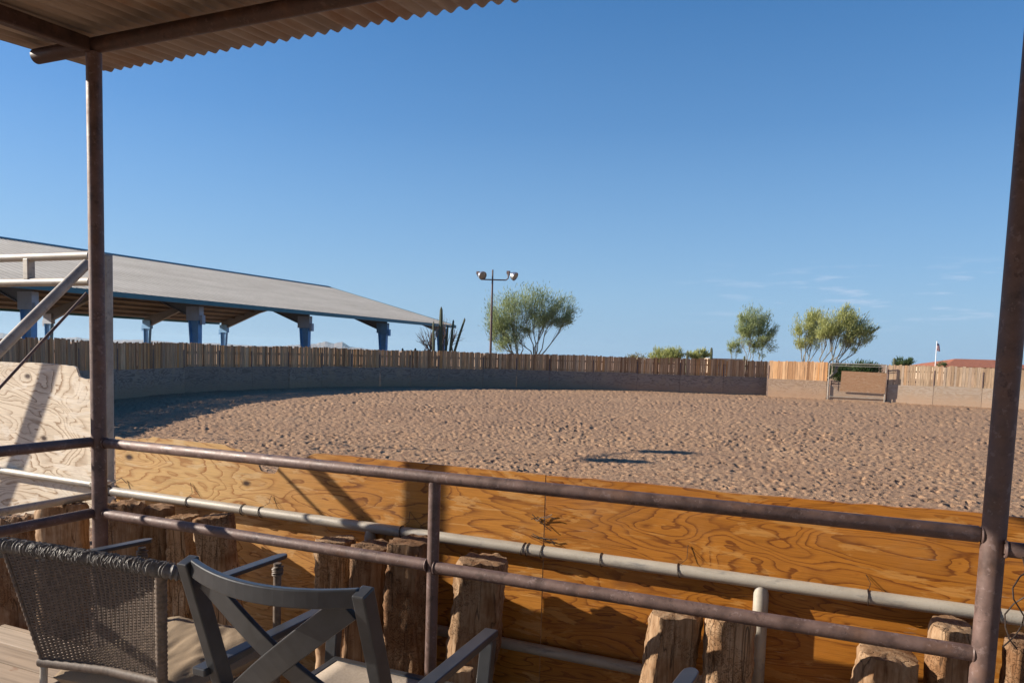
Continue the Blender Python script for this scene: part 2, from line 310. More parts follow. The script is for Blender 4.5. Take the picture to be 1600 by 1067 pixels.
M['leaf_d'] = mat_leaf('dark green foliage', (.045,.085,.03), (.08,.13,.045), (.13,.18,.07)); M['leaf_dry'] = mat_leaf('dry foliage', (.17,.14,.06), (.25,.22,.09), (.33,.28,.14))
M['cactus'] = mat_plain('saguaro skin', (.075,.085,.045), .75, 0, .25, 3, .3)
M['galv'] = mat_plain('spun aluminium', (.55,.55,.55), .32, .8, .15, 6, .05); M['lens'] = mat_plain('floodlight glass', (.30,.26,.19), .15, 0, .1, 6, .02)
M['rock'] = mat_plain('desert mountain rock', (.24,.19,.16), .95, 0, .35, .002, 0); M['tile'] = mat_plain('red roof tiles', (.36,.125,.06), .8, 0, .22, 2.2, .2)
M['stucco'] = mat_plain('tan stucco', (.46,.36,.26), .9, 0, .1, 1, .1); M['white'] = mat_plain('white paint', (.78,.78,.77), .4, 0, .04, 3, .02)
M['gate_ply'] = mat_ply('gate plywood', (.40,.235,.13), (.30,.15,.07), (.46,.31,.19), bands=6, seed=4.2, weather=.0)

# ------------------------------------------------------------------ the arena and desert floor: one sheet out to the horizon
def cell_prints(x, y, cell, seed, prob, rad, depth):
    cx = np.floor(x/cell).astype(np.int64); cyy = np.floor(y/cell).astype(np.int64); h = np.zeros_like(x)
    def hsh(a, b, k):
        v = np.sin(a*127.1 + b*311.7 + k*74.7 + seed*13.1)*43758.5453; return v-np.floor(v)
    for dx in (-1, 0, 1):
        for dy in (-1, 0, 1):
            a, b = cx+dx, cyy+dy
            jx = (a+hsh(a, b, 1))*cell; jy = (b+hsh(a, b, 2))*cell; on = hsh(a, b, 3) < prob; rr = rad*(.7+.7*hsh(a, b, 4)); dd = depth*(.5+hsh(a, b, 5))
            an = hsh(a, b, 6)*6.283; ux = (x-jx)*np.cos(an)+(y-jy)*np.sin(an); uy = -(x-jx)*np.sin(an)+(y-jy)*np.cos(an)
            q = np.sqrt((ux/1.0)**2+(uy/.72)**2)/rr
            h += np.where(on, -dd*np.exp(-q**4*1.2) + dd*.20*np.exp(-((q-1.5)/.40)**2), 0)
    return h
def vnoise(x, y, s, seed):
    x = x*s+seed*17.3; y = y*s+seed*5.1; i = np.floor(x); j = np.floor(y); fx = x-i; fy = y-j; fx = fx*fx*(3-2*fx); fy = fy*fy*(3-2*fy)
    def hh(a, b): v = np.sin(a*12.9898+b*78.233+seed)*43758.5453; return v-np.floor(v)
    return (hh(i, j)*(1-fx)+hh(i+1, j)*fx)*(1-fy)+(hh(i, j+1)*(1-fx)+hh(i+1, j+1)*fx)*fy - .5
def ground():
    rs = [0.6, 1.2, 1.8, 2.4, 3.0]
    while rs[-1] < 60: rs.append(rs[-1]+max(.038, (.40*rs[-1]**2/1660)))
    while rs[-1] < 30000: rs.append(rs[-1]*1.22)
    a0 = math.pi/2+YAW; dense = np.linspace(a0-R(46), a0+R(46), 980); coarse = np.linspace(a0+R(46), a0-R(46)+2*math.pi, 120)[1:-1]
    az = np.concatenate([dense, coarse]); rs = np.array(rs); nA, nR = len(az), len(rs)
    A, Q = np.meshgrid(az, rs); X = Q*np.cos(A); Y = Q*np.sin(A)
    dn = np.clip(.85+1.2*vnoise(X, Y, .35, 9)+.9*vnoise(X, Y, 1.1, 10), .4, 1.4)
    h = dn*(cell_prints(X, Y, .36, 1, .44, .060, .085) + cell_prints(X+3.3, Y+1.7, .61, 2, .34, .085, .09) + cell_prints(X+9.3, Y+4.7, .21, 3, .6, .042, .042))
    h += .03*vnoise(X, Y, .9, 1) + .05*vnoise(X, Y, .22, 2) + .010*vnoise(X, Y, 5, 3) + (.50+.50*np.clip((Q-9)/12, 0, 1))*(.018*vnoise(X, Y, 7, 4) + .034*vnoise(X, Y, 15, 5)*(1+1.6*vnoise(X, Y, .7, 11)) + .026*vnoise(X, Y, 27, 7))
    fade = np.clip((Q-3)/2, 0, 1)*np.clip((64-Q)/8, 0, 1); Z = h*fade
    out = np.clip((Q-62)/30, 0, 1); Z += out*(vnoise(X, Y, .02, 6)*.5) - np.clip((Q-300)/3000, 0, 1)*2.5
    vs = np.stack([X, Y, Z], -1).reshape(-1, 3)
    i, j = np.meshgrid(np.arange(nR-1), np.arange(nA), indexing='ij'); j2 = (j+1) % nA
    f = np.stack([i*nA+j, (i+1)*nA+j, (i+1)*nA+j2, i*nA+j2], -1).reshape(-1, 4)
    vs = np.vstack([vs, [[0, 0, 0]]]); k = len(vs)-1
    me = bpy.data.meshes.new('ground'); tri = np.stack([np.full(nA, k), np.arange(nA), (np.arange(nA)+1) % nA], -1)
    nf = len(f); me.vertices.add(len(vs)); me.vertices.foreach_set('co', vs.ravel()); me.loops.add(nf*4+nA*3)
    me.loops.foreach_set('vertex_index', np.concatenate([f.ravel(), tri.ravel()])); me.polygons.add(nf+nA)
    me.polygons.foreach_set('loop_start', np.concatenate([np.arange(nf)*4, nf*4+np.arange(nA)*3]))
    me.polygons.foreach_set('use_smooth', np.ones(nf+nA, dtype=bool)); me.update(calc_edges=True); me.validate()
    o = bpy.data.objects.new('ground', me); COL.objects.link(o); me.materials.append(M['sand']); tag(o, kind='structure')
ground()

# mountains far beyond the arena
def range_(name, prof, z, depth):
    mb = MB(); n = len(prof); a = []; b = []; c = []
    for px, h in prof:
        p = gp(px, z); q = gp(px, z*(1+depth)); e = gp(px, z*(1-depth*.6))
        hh = h/F_PX*z; a.append((e.x, e.y, -5)); b.append((p.x, p.y, 2.2+hh)); c.append((q.x, q.y, -5))
    vs = a+b+c; fs = []
    for i in range(n-1): fs += [(i, i+1, n+i+1, n+i), (n+i, n+i+1, 2*n+i+1, 2*n+i)]
    mb.add(vs, fs); tag(mb.build(name, M['rock'], smooth=False), kind='structure')
def prof(pts, k=6, amp=.9):
    out = []
    for (x0, h0), (x1, h1) in zip(pts, pts[1:]):
        for i in range(k): t = i/k; out.append((x0+(x1-x0)*t, max(-3, h0+(h1-h0)*t+random.uniform(-amp, amp)*.5)))
    return out+[pts[-1]]
range_('mountains', prof([(-260,4),(-120,9),(-40,6),(5,9),(28,4),(60,1),(98,4),(120,6),(150,2),(190,4),(230,5),(280,2),(330,3),(400,1),(440,2),(470,5),(495,7),(508,11),(522,8),(535,11),(546,4),(580,1),(640,-2)]), 11000, .12)
range_('mountains', prof([(1380,-3),(1420,0),(1446,5),(1462,7),(1480,6),(1496,8),(1530,4),(1600,3),(1700,6),(1800,-2)]), 2600, .15)

# ------------------------------------------------------------------ arena fence
def seg_points(poly, step):
    out = []
    for p, q in zip(poly, poly[1:]):
        p, q = Vector(p), Vector(q); L = (q-p).length; n = max(1, round(L/step))
        for i in range(n): out.append((p+(q-p)*(i/n), p+(q-p)*((i+1)/n)))
    return out
def arena_fence(label, poly, wall_h, top, mat, wmat='wall'):
    base = Vector((poly[0][0], poly[0][1], 0)); f = thing('arena_fence', label, 'fence', base)
    for p, q in seg_points(poly, 2.44):
        d = (q-p).normalized(); nrm = Vector((d.y, -d.x)); h = wall_h+random.uniform(-.03, .03); g = .012
        g = .008; mb = MB(); a = p+d*g; b = q-d*g; tl = random.uniform(-.012, .012)
        vs = []
        for off, z in ((0,-.2),(0,h),(-.03,h),(-.03,-.2)):
            for e, s in ((a,-1),(b,1)): v = e+nrm*(off+tl*s); vs.append((v.x, v.y, z))
        mb.add(vs, [(0,1,3,2),(2,3,5,4),(4,5,7,6),(6,7,1,0),(0,2,4,6),(1,7,5,3)]); mb.build('kickboard_panel', M[wmat], f)
    mb = MB(); s = .0
    for p, q in seg_points(poly, 2.44):
        d = (q-p).normalized(); nrm = Vector((d.y, -d.x)); L = (q-p).length; t = 0
        while t < L-.03:
            w = min(random.uniform(.10, .165), L-t); off = -.05-random.uniform(0, .012); h0 = top+random.uniform(-.035, .03) + .03*math.sin(s*.7); tw = random.uniform(-.012, .012)
            if random.random() < .04: h0 -= random.uniform(.05, .14)
            a = p+d*t; b = p+d*(t+w-(random.uniform(.02, .05) if random.random() < .12 else random.uniform(.003, .012))); ln = random.uniform(-.008, .008); vs = []
            for e in (a, b):
                for o_, z, l in ((off,.85,0),(off-.02,.85,0),(off-.02,h0+(tw if e is a else -tw),ln),(off,h0+(tw if e is a else -tw),ln)):
                    v = e+nrm*o_+d*l; vs.append((v.x, v.y, z))
            mb.add(vs, [(0,3,2,1),(4,5,6,7),(0,4,7,3),(1,2,6,5),(3,7,6,2),(0,1,5,4)]); t += w; s += w
    mb.build('picket_row', mat, f)
    mb = MB()
    for p, q in seg_points(poly, 2.44):
        d = (q-p).normalized(); nrm = Vector((d.y, -d.x))
        for z in (1.25, 1.85):
            a = p-nrm*.115; b = q-nrm*.115; mb.bar((a.x,a.y,z), (b.x,b.y,z), .05, .09)
    mb.build('rail', M['rust'], f)
    for p, q in seg_points(poly, 2.44):
        nrm = Vector(((q-p).y, -(q-p).x)).normalized(); a = p-nrm*.085
        MB().tube([(a.x,a.y,-.2),(a.x,a.y,1.95)], .05, 8).build('post', M['rust'], f, True)
    return f
LEFT = [(-11,1.2),(-13.8,3.8),(-17.0,7.0),(-19.9,10.7),(-23.1,15.7),(-25.5,20.7),(-27.2,25.5),(-27.4,30),(-26.9,35),(-25.4,38.6),(-23.3,42.1),(-21.4,44.6),(-17.8,47.3),(-12.3,49.2),(-4.35,51.9)]
arena_fence('long curved picket fence above shaded plywood kickboards around the far side of the arena', LEFT, 1.16, 2.23, M['picket'])
arena_fence('short sunlit picket fence section with muddy brown kickboards just left of the arena gate', [(-4.2,50.95),(-.72,50.15)], 1.12, 2.24, M['picket'], 'wall_brown')
arena_fence('pale sunlit picket fence with tan kickboards running right from the arena gate', [(2.62,50.1),(7.4,49.6),(12.4,49.0),(19,46.8),(25,43.2)], 1.06, 2.2, M['picket_pale'], 'wall_pale')

# arena gate: pipe frame with a plywood sheet
gx0, gx1, gy = -.62, 2.5, 49.9
gate = thing('arena_gate', 'tall pipe arena gate with a brown plywood sheet wired across it', 'gate', (gx0, gy, 0))
for x in (gx0, gx1): MB().tube([(x,gy,-.1),(x,gy,2.22)], .035, 10).build('gate_post', M['grey'], gate, True)
for z_, r_ in ((2.2,.028),(.18,.024),(2.06,.016)): MB().tube([(gx0,gy,z_),(gx1,gy,z_)], r_, 10).build('cross_pipe', M['grey'], gate, True)
MB().prism([(.05,.55),(2.5,.5),(2.53,1.72),(.08,1.76)], gy-.06, gy-.04).build('plywood_panel', M['gate_ply'], gate)
MB().prism([(-.5,-.05),(2.5,-.05),(2.5,.46),(.0,.5),(-.5,.9)], gy+.06, gy+.08).build('kickboard', M['wall_pale'], gate)
mb = MB()
for z in (.95, 1.1): mb.tube([(-.5,gy+.5,z),(.1,gy+.55,z)], .025, 8)
for x in (-.45,-.05): mb.tube([(x,gy+.52,0),(x,gy+.52,1.15)], .025, 8)
mb.tube([(-.48,gy+.45,.95),(-.1,gy+.45,1.1)], .02, 8)
mb.build('pipe_brace', M['rust'], gate, True)

# ------------------------------------------------------------------ open sided barn
EX, EZ, RX, RZ, FX = -37.8, 5.0, -54.2, 9.18, -70.6
BY0, BY1 = 3.0, 71.6
barn = thing('riding_barn', 'long open sided blue steel barn with pale metal roof behind the fence', 'barn', (EX, BY1, 0))
def slope(x0, z0, x1, z1, mat, name):
    mb = MB(); n = int((BY1-BY0)/.3); pr = []
    for i in range(n):
        y = BY0+i*.3; pr += [(y, 0), (y+.22, 0), (y+.235, .06), (y+.285, .06)]
    pr.append((BY1, 0)); vs = []
    for y, h in pr: vs += [(x0, y, z0+h), (x1, y, z1+h)]
    mb.add(vs, [(2*i, 2*i+1, 2*i+3, 2*i+2) for i in range(len(pr)-1)]); return mb.build(name, mat, barn)
slope(EX, EZ, RX, RZ, M['roof'], 'roof_slope'); slope(FX, EZ, RX, RZ, M['roof'], 'roof_slope')
mb = MB()
for x0, x1 in ((EX-.05, RX), (FX+.05, RX)): mb.add([(x0,BY0,EZ-.04),(x1,BY0,RZ-.05),(x1,BY1-.02,RZ-.05),(x0,BY1-.02,EZ-.04)], [(0,1,2,3)])
mb.build('roof_lining', M['liner'], barn)
MB().box(EX-.02, EX+.13, BY0, BY1+.02, EZ-.26, EZ+.03).build('eave_trim', M['teal'], barn); MB().box(FX-.13, FX+.02, BY0, BY1, EZ-.26, EZ+.03).build('eave_trim', M['teal'], barn)
MB().add([(RX-.35,BY0,RZ+.0),(RX,BY0,RZ+.13),(RX+.35,BY0,RZ+.0),(RX-.35,BY1,RZ+.0),(RX,BY1,RZ+.13),(RX+.35,BY1,RZ+.0)], [(0,1,4,3),(1,2,5,4),(0,2,1),(3,4,5)]).build('ridge_cap', M['teal'], barn)
for xa in (EX, FX):
    MB().bar((xa,BY1+.03,EZ+.0),(RX,BY1+.03,RZ+.0),.07,.16,(0,0,1)).build('rake_trim', M['teal'], barn)
mb = MB()
for k in range(1, 11):
    for xa in (EX, FX):
        t = k/11.; x = xa+(RX-xa)*t; z = EZ+(RZ-EZ)*t-.18; mb.box(x-.04, x+.04, BY0, BY1-.2, z-.1, z+.1)
mb.build('purlin', M['liner'], barn)
for i in range(6):
    y = 71.0-11.15*i
    if y < BY0: break
    for xa, s in ((EX, -1), (FX, 1)):
        xc = xa+s*1.2; yo = y
        mb = MB(); zt = EZ+.02
        # tapered I column: outer flange, web, inner flange
        mb.add([(xc-.16*0, yo-.16, 0)], [])
        mb.bar((xc-s*.22, yo, -.1), (xc-s*.30, yo, zt-.35), .34, .05, (1,0,0)); mb.bar((xc+s*.22, yo, -.1), (xc+s*.62, yo, zt-.35), .34, .05, (1,0,0))
        mb.add([(xc-s*.22,yo-.02,-.1),(xc+s*.22,yo-.02,-.1),(xc+s*.62,yo-.02,zt-.35),(xc-s*.30,yo-.02,zt-.35),(xc-s*.22,yo+.02,-.1),(xc+s*.22,yo+.02,-.1),(xc+s*.62,yo+.02,zt-.35),(xc-s*.30,yo+.02,zt-.35)],
               [(0,1,2,3),(7,6,5,4),(0,4,5,1),(1,5,6,2),(2,6,7,3),(3,7,4,0)])
        mb.build('column', M['blue'], barn)
        rr = MB(); sl_ = (RZ-EZ)/(RX-EX)*(1 if xa == EX else -1)
        zo = .07 if i == 0 else .32
        def zr(x): return EZ-zo+(RZ-EZ)*abs(x-xa)/abs(RX-xa)
        x0, x1 = xc-s*.3, RX
        dep = [(x0, 1.15), (xc+s*5.5, .5), (x1, .62)]
        top = [(x, zr(x)) for x, d in dep]; bot = [(x, zr(x)-d) for x, d in dep]; poly = top+bot[::-1]
        rr.prism(poly, yo-.03, yo+.03)
        for (xa1, za1), (xb1, zb1) in zip(bot, bot[1:]): rr.bar((xa1,yo,za1),(xb1,yo,zb1),.32,.05)
        rr.build('rafter', M['dark_steel'], barn)
        MB().box(min(xc-s*.42,xc+s*.72), max(xc-s*.42,xc+s*.72), yo-.19, yo+.19, zt-1.25, zt-.33).build('haunch_plate', M['white_steel'] if i > 1 else M['blue'], barn)
        MB().box(min(xc-s*.43,xc-s*.62), max(xc-s*.43,xc-s*.62), yo-.14, yo+.14, zt-1.5, zt-.9).build('junction_box', M['white_steel'] if i > 1 else M['blue'], barn)

# ------------------------------------------------------------------ floodlight poles
def flood_pole(label, base, H, a=None, k=1.):
    t = thing('floodlight_pole', label, 'light pole', base, 'twin floodlight poles'); x, y = base.x, base.y
    MB().tube([(x,y,-.3),(x,y,H*.6),(x,y,H+.35)], [.095*k,.085*k,.055*k], 10).build('pole', M['rust'], t, True)
    a = a or Vector((CR.x, CR.y, 0)).normalized(); b = Vector((-a.y, a.x, 0)); P = Vector((x, y, H-.35))
    MB().tube([P-a*.75, P+a*.95], .045, 8).tube([P+a*.95, P+a*1.1+Vector((0,0,.12)), P+a*1.14+Vector((0,0,.5))], .045, 8).build('crossarm', M['rust'], t, True)
    for c, ax in ((P-a*.82+Vector((0,0,.32)), (a*.55-b*.75-Vector((0,0,.35)))), (P+a*1.42+Vector((0,0,.36)), (a*.75-b*.42-Vector((0,0,.45))))):
        ax = ax.normalized()
        h = MB().lathe(c-ax*.3, ax, [(.1,.02),(.1,.13),(.22,.145),(.26,.23),(.42,.30),(.55,.315),(.55,.30),(.45,.28)], 20).build('floodlight', M['galv'], t, True)
        MB().lathe(c-ax*.3, ax, [(.48,.285),(.52,.22),(.55,.0)], 20).build('lens', M['lens'], h, True)
        MB().tube([c-ax*.32, c-ax*.45, c-ax*.45-Vector((0,0,.25))], .035, 8).box(c.x-ax.x*.4-.1, c.x-ax.x*.4+.1, c.y-ax.y*.4-.1, c.y-ax.y*.4+.1, c.z-ax.z*.4-.1, c.z-ax.z*.4+.12).build('lamp_bracket', M['rust'], h)
    return t
flood_pole('rusty pole with two round floodlights standing beside the green tree behind the fence', gp(766.5, 54), 7.75)
g2 = Vector((-3.9, 16.2, 0)); Hs = 7.6; q = Vector((sdir.x, sdir.y, 0))*(Hs/sdir.z)  # unseen pole, added to cast the twin lamp shadows on the sand
flood_pole('unseen second twin floodlight pole added left of the arena, inferred from its shadows', Vector((g2.x+q.x, g2.y+q.y, 0)), Hs, Vector((.25,.97,0)), .45)

# ------------------------------------------------------------------ vegetation
def leaf_mesh(P, D, Ln, Wd):
    n = len(P); D = D/np.linalg.norm(D, axis=1, keepdims=True); r = RNG.normal(size=(n, 3)); S = np.cross(D, r); S /= np.linalg.norm(S, axis=1, keepdims=True)+1e-9
    a = P; b = P+D*(Ln*.5)[:, None]+S*(Wd*.5)[:, None]; c = P+D*Ln[:, None]; d = P+D*(Ln*.5)[:, None]-S*(Wd*.5)[:, None]
    vs = np.stack([a, b, c, d], 1).reshape(-1, 3); fs = np.arange(n*4).reshape(-1, 4); return vs, fs
def np_obj(name, vs, fs, mat, parent):
    me = bpy.data.meshes.new(name); off = np.array(wloc(parent)); me.from_pydata((vs-off).tolist(), [], fs.tolist()); me.update(); o = bpy.data.objects.new(name, me); COL.objects.link(o); o.parent = parent; me.materials.append(mat); return o
def tree(name, label, cat, base_px, z, blobs, mat, nleaf, nlimb, base_h=0, group=None, trunk_r=.11, limb_mat='bark', leaf=(.16,.38), up=.5, lw=.03, stems=1, splay=.25, drop=None, sy=.8):
    base = gp(base_px, z, base_h); t = thing(name, label, cat, base, group); a = CR.copy(); a.z = 0; a.normalize(); b = Vector((-a.y, a.x, 0))
    def wp(px, py, dy=0.): p = pt(px, py, z); return Vector((p.x, p.y, p.z)) + b*dy
    k = z/F_PX; tips = []; wts = np.array([rx*ry for (_, _, rx, ry) in blobs], float); wts /= wts.sum()
    for i in range(nlimb):
        bx, by, rx, ry = blobs[RNG.choice(len(blobs), p=wts)]; v = RNG.normal(size=3); v /= np.linalg.norm(v); rr = RNG.uniform(.45, 1.0)**.6
        tips.append((wp(bx+v[0]*rx*rr, by-v[2]*ry*rr, v[1]*rx*k*sy*rr), rx*k))
    mb = MB(); wd = max(abs((q[0]-base).dot(a)) for q in tips); order = sorted(tips, key=lambda q: (q[0]-base).dot(a)+random.uniform(-.55,.55)*wd); n_ = len(order); K = max(1, stems); Ps = []; Ds = []; per = max(1, nleaf//nlimb)
    for gi in range(K):
        g = order[gi*n_//K:(gi+1)*n_//K]; cen = sum((p for p, _ in g), Vector())/len(g); st = base+a*((gi-(K-1)/2)*splay/max(1, K-1))
        L0 = (cen-st).length; f1 = st.lerp(cen, .40)+Vector((0,0,-.06*L0))+a*random.uniform(-.05,.05)*L0; m0 = st.lerp(f1, .5)+a*random.uniform(-.07,.07)*L0+b*random.uniform(-.05,.05)*L0
        r0 = trunk_r*random.uniform(.8, 1.); mb.tube([st-Vector((0,0,.2)), st.lerp(m0,.5)+a*random.uniform(-.03,.03)*L0, m0, f1], [r0*1.1, r0*.95, r0*.85, r0*.7], 8)
        SG = max(2, len(g)//14); g2 = sorted(g, key=lambda q: math.atan2((q[0]-f1).dot(a), (q[0]-f1).z+.3*L0))
        for si in range(SG):
            sg = g2[si*len(g2)//SG:(si+1)*len(g2)//SG]
            if not sg: continue
            sc = sum((p for p, _ in sg), Vector())/len(sg); s0 = m0.lerp(f1, random.uniform(.55, 1.)); e = s0.lerp(sc, .85); Ls = (e-s0).length
            q1 = s0.lerp(e, .33)+Vector((random.uniform(-.1,.1), random.uniform(-.1,.1), random.uniform(-.06,.08)))*Ls; q2 = s0.lerp(e, .68)+Vector((random.uniform(-.12,.12), random.uniform(-.1,.1), random.uniform(-.06,.06)))*Ls
            mb.tube([s0, q1, q2, e], [r0*.5, r0*.36, r0*.24, r0*.13], 6)
            for p, rb in sg:
                t0 = random.uniform(.3, 1.); k0 = q1.lerp(q2, t0) if random.random() < .5 else q2.lerp(e, t0); m2 = k0.lerp(p, .55)+Vector((random.uniform(-.08,.08), random.uniform(-.08,.08), random.uniform(-.02,.12)))*(p-k0).length
                mb.tube([k0, m2, p], [r0*.12, r0*.08, r0*.03], 4, False)
                n = int(per*RNG.uniform(.3, 1.8)); sp_ = rb*RNG.uniform(.10, .30); w_ = RNG.uniform(.0, 1.12, n)[:, None]
                q = np.clip(RNG.normal(size=(n, 3)), -1.6, 1.6)*sp_*np.array([1, 1, .75]); P = np.array(m2)*(1-w_)+np.array(p)*w_+q
                dv = np.array((p-k0).normalized())*.9+np.array([0, 0, up]); Ps.append(P); Ds.append(dv+RNG.normal(size=(n, 3))*.5)
    mb.build('trunk', M[limb_mat], t, True)
    P = np.vstack(Ps); D = np.vstack(Ds); n = len(P)
    vs, fs = leaf_mesh(P, D, RNG.uniform(leaf[0], leaf[1], n), RNG.uniform(.6, 1.4, n)*lw); np_obj('crown', vs, fs, M[mat], t); return t
G = 'palo verde trees beyond the fence'
tree('palo_verde_tree', 'broad grey green palo verde tree directly behind the fence beside the floodlight pole', 'tree', 830, 60,
     [(790,487,34,32),(775,495,22,24),(822,470,34,22),(850,478,30,26),(880,485,24,24),(868,500,26,14),(800,520,28,20),(790,538,20,13),(835,508,26,18),(775,515,14,20),(812,540,14,12)], 'leaf', 19000, 200, .0, G, .13, stems=2, splay=.35, lw=.036)
tree('palo_verde_tree', 'upright green palo verde with several thin stems, left of the two arching trees', 'tree', 1176, 72,
     [(1176,500,22,22),(1188,492,18,16),(1165,508,14,18),(1200,512,13,18),(1182,528,24,18),(1190,545,16,12),(1160,520,10,8)], 'leaf', 10500, 120, 0, G, .10, stems=3, splay=.6, lw=.040)
tree('palo_verde_tree', 'small sparse young palo verde beside the upright tree above the tan house', 'tree', 1149, 76,
     [(1150,538,11,9),(1143,545,6,5),(1155,545,7,8)], 'leaf', 1300, 30, 0, G, .07, lw=.035)
tree('palo_verde_tree', 'smaller yellow green palo verde leaning against the wide tree behind the gate', 'tree', 1258, 68,
     [(1265,500,22,14),(1255,515,17,14),(1278,510,18,16),(1262,535,20,11),(1272,492,13,9)], 'leaf_y', 7000, 90, 0, G, .12, stems=1, splay=.15, lw=.038)
tree('palo_verde_tree', 'wide windswept palo verde with bare forked limbs rising behind the arena gate', 'tree', 1284, 58,
     [(1312,498,26,15),(1330,505,24,16),(1290,515,16,16),(1350,515,22,10),(1366,516,11,6),(1340,532,24,12),(1322,488,14,9),(1312,520,24,12),(1345,545,14,7)], 'leaf_y', 10500, 130, 0, G, .14, stems=2, splay=.25, lw=.034)
G2 = 'desert shrubs behind the fence'
tree('desert_shrub', 'round yellow green shrub showing above the fence, left of the thin cactus', 'shrub', 1048, 64, [(1040,556,22,9),(1055,552,16,9),(1025,559,14,5)], 'leaf_y', 3600, 60, .0, G2, .06, up=.9, lw=.045)
tree('desert_shrub', 'smaller green shrub between the two thin cactus columns above the fence', 'shrub', 1090, 64, [(1085,557,12,8),(1100,554,9,9)], 'leaf_y', 1900, 36, .0, G2, .06, up=.9, lw=.045)
tree('desert_shrub', 'low pale scrub just showing above the shaded fence', 'shrub', 996, 66, [(996,560,18,3.5),(984,560,8,3)], 'leaf_dry', 700, 24, 0, G2, .04, up=.9, lw=.04)
tree('desert_shrub', 'long green hedge of desert scrub seen through the gate pipes', 'shrub', 1340, 70, [(1300,582,14,12),(1325,578,22,8),(1350,576,22,9),(1366,577,14,8),(1312,590,10,10)], 'leaf_d', 7000, 90, 0, G2, .06, up=.8, lw=.06)
tree('desert_shrub', 'dark bushy green tree top above the pale fence beside a thin cactus', 'shrub', 1413, 80, [(1412,566,13,6),(1404,569,8,4),(1422,567,8,5)], 'leaf_d', 2200, 40, 0, G2, .08, up=.9, lw=.05)
tree('desert_shrub', 'tiny green scrub at the foot of the flagpole', 'shrub', 1470, 110, [(1468,569,9,3),(1476,568,4,4)], 'leaf_d', 500, 18, 0, G2, .06, lw=.05)
tree('bare_tree', 'leafless twiggy grey tree in front of the barn corner, around the saguaro', 'tree', 690, 62, [(672,525,22,22),(655,525,10,16),(700,515,18,22),(725,525,8,12),(690,500,14,10)], 'leaf_dry', 200, 110, 0, None, .27, 'deadwood', lw=.012, stems=3, splay=.9, leaf=(.1,.4))

def rib_tube(mb, pts, r, n=16):
    k = len(mb.v); mb.tube(pts, r, n); N = len(pts)
    for i in range(N):
        for j in range(0, n, 2):
            p = Vector(pts[i]); v = Vector(mb.v[k+i*n+j]); mb.v[k+i*n+j] = tuple(p+(v-p)*.84)
def saguaro(label, px, z, h, r, arms=(), group='saguaros beyond the fence'):
    b = gp(px, z); t = thing('saguaro_cactus', label, 'cactus', b, group); a = CR.copy(); a.z = 0; a.normalize(); mb = MB()
    rib_tube(mb, [b-Vector((0,0,.1)), b+Vector((0,0,h*.4)), b+Vector((0,0,h*.85)), b+Vector((0,0,h*.96)), b+Vector((0,0,h))], [r*.85, r, r*.95, r*.75, r*.2]); mb.build('stem', M['cactus'], t, True)
    for (ax, z0, z1, dx) in arms:
        mb = MB(); s = 1 if ax > 0 else -1; p0 = b+Vector((0,0,z0))
        rib_tube(mb, [p0, p0+a*(ax*.55)+Vector((0,0,.05)), p0+a*ax+Vector((0,0,.4)), b+a*(ax+dx*.5)+Vector((0,0,(z0+z1)/2+.2)), b+a*(ax+dx)+Vector((0,0,z1-.15)), b+a*(ax+dx)+Vector((0,0,z1))], [r*.6,r*.66,r*.72,r*.7,r*.55,r*.12], 12); mb.build('arm', M['cactus'], t, True)
    return t
kz = 60/F_PX
def top_h(py, px, z): return 2.2+(hz(px)-py)*z/F_PX
saguaro('tall many armed saguaro at the corner of the barn', 688, 61, top_h(477,688,61), .155, [(-.55,1.6,top_h(500,680,61),-.05),(.75,1.4,top_h(497,710,61),.25),(1.05,1.5,top_h(494,722,61),.85),(.45,1.9,top_h(505,700,61),.1)])
saguaro('slender single column saguaro right of the yellow green shrub', 1074, 66, top_h(545,1074,66), .13)
saguaro('taller single column saguaro left of the tan house', 1111, 66, top_h(540,1111,66), .14)
saguaro('short cactus column beside the dark bush above the pale fence', 1397, 78, top_h(556,1397,78), .15)
saguaro('thin dark cactus tip under the small young palo verde', 1163, 80, top_h(553,1163,80), .12)
saguaro('shortest dark cactus tip under the barn roof near its last column', 629, 66, top_h(541,629,66), .12)
saguaro('dark cactus tip with a bulky cactus beside it, left of the bare tree', 649, 66, top_h(541,649,66), .13, [(.4,1.2,top_h(544,657,66),.0)])
saguaro('thin dark cactus stub nearest the bare tree', 664, 66, top_h(542,664,66), .10)

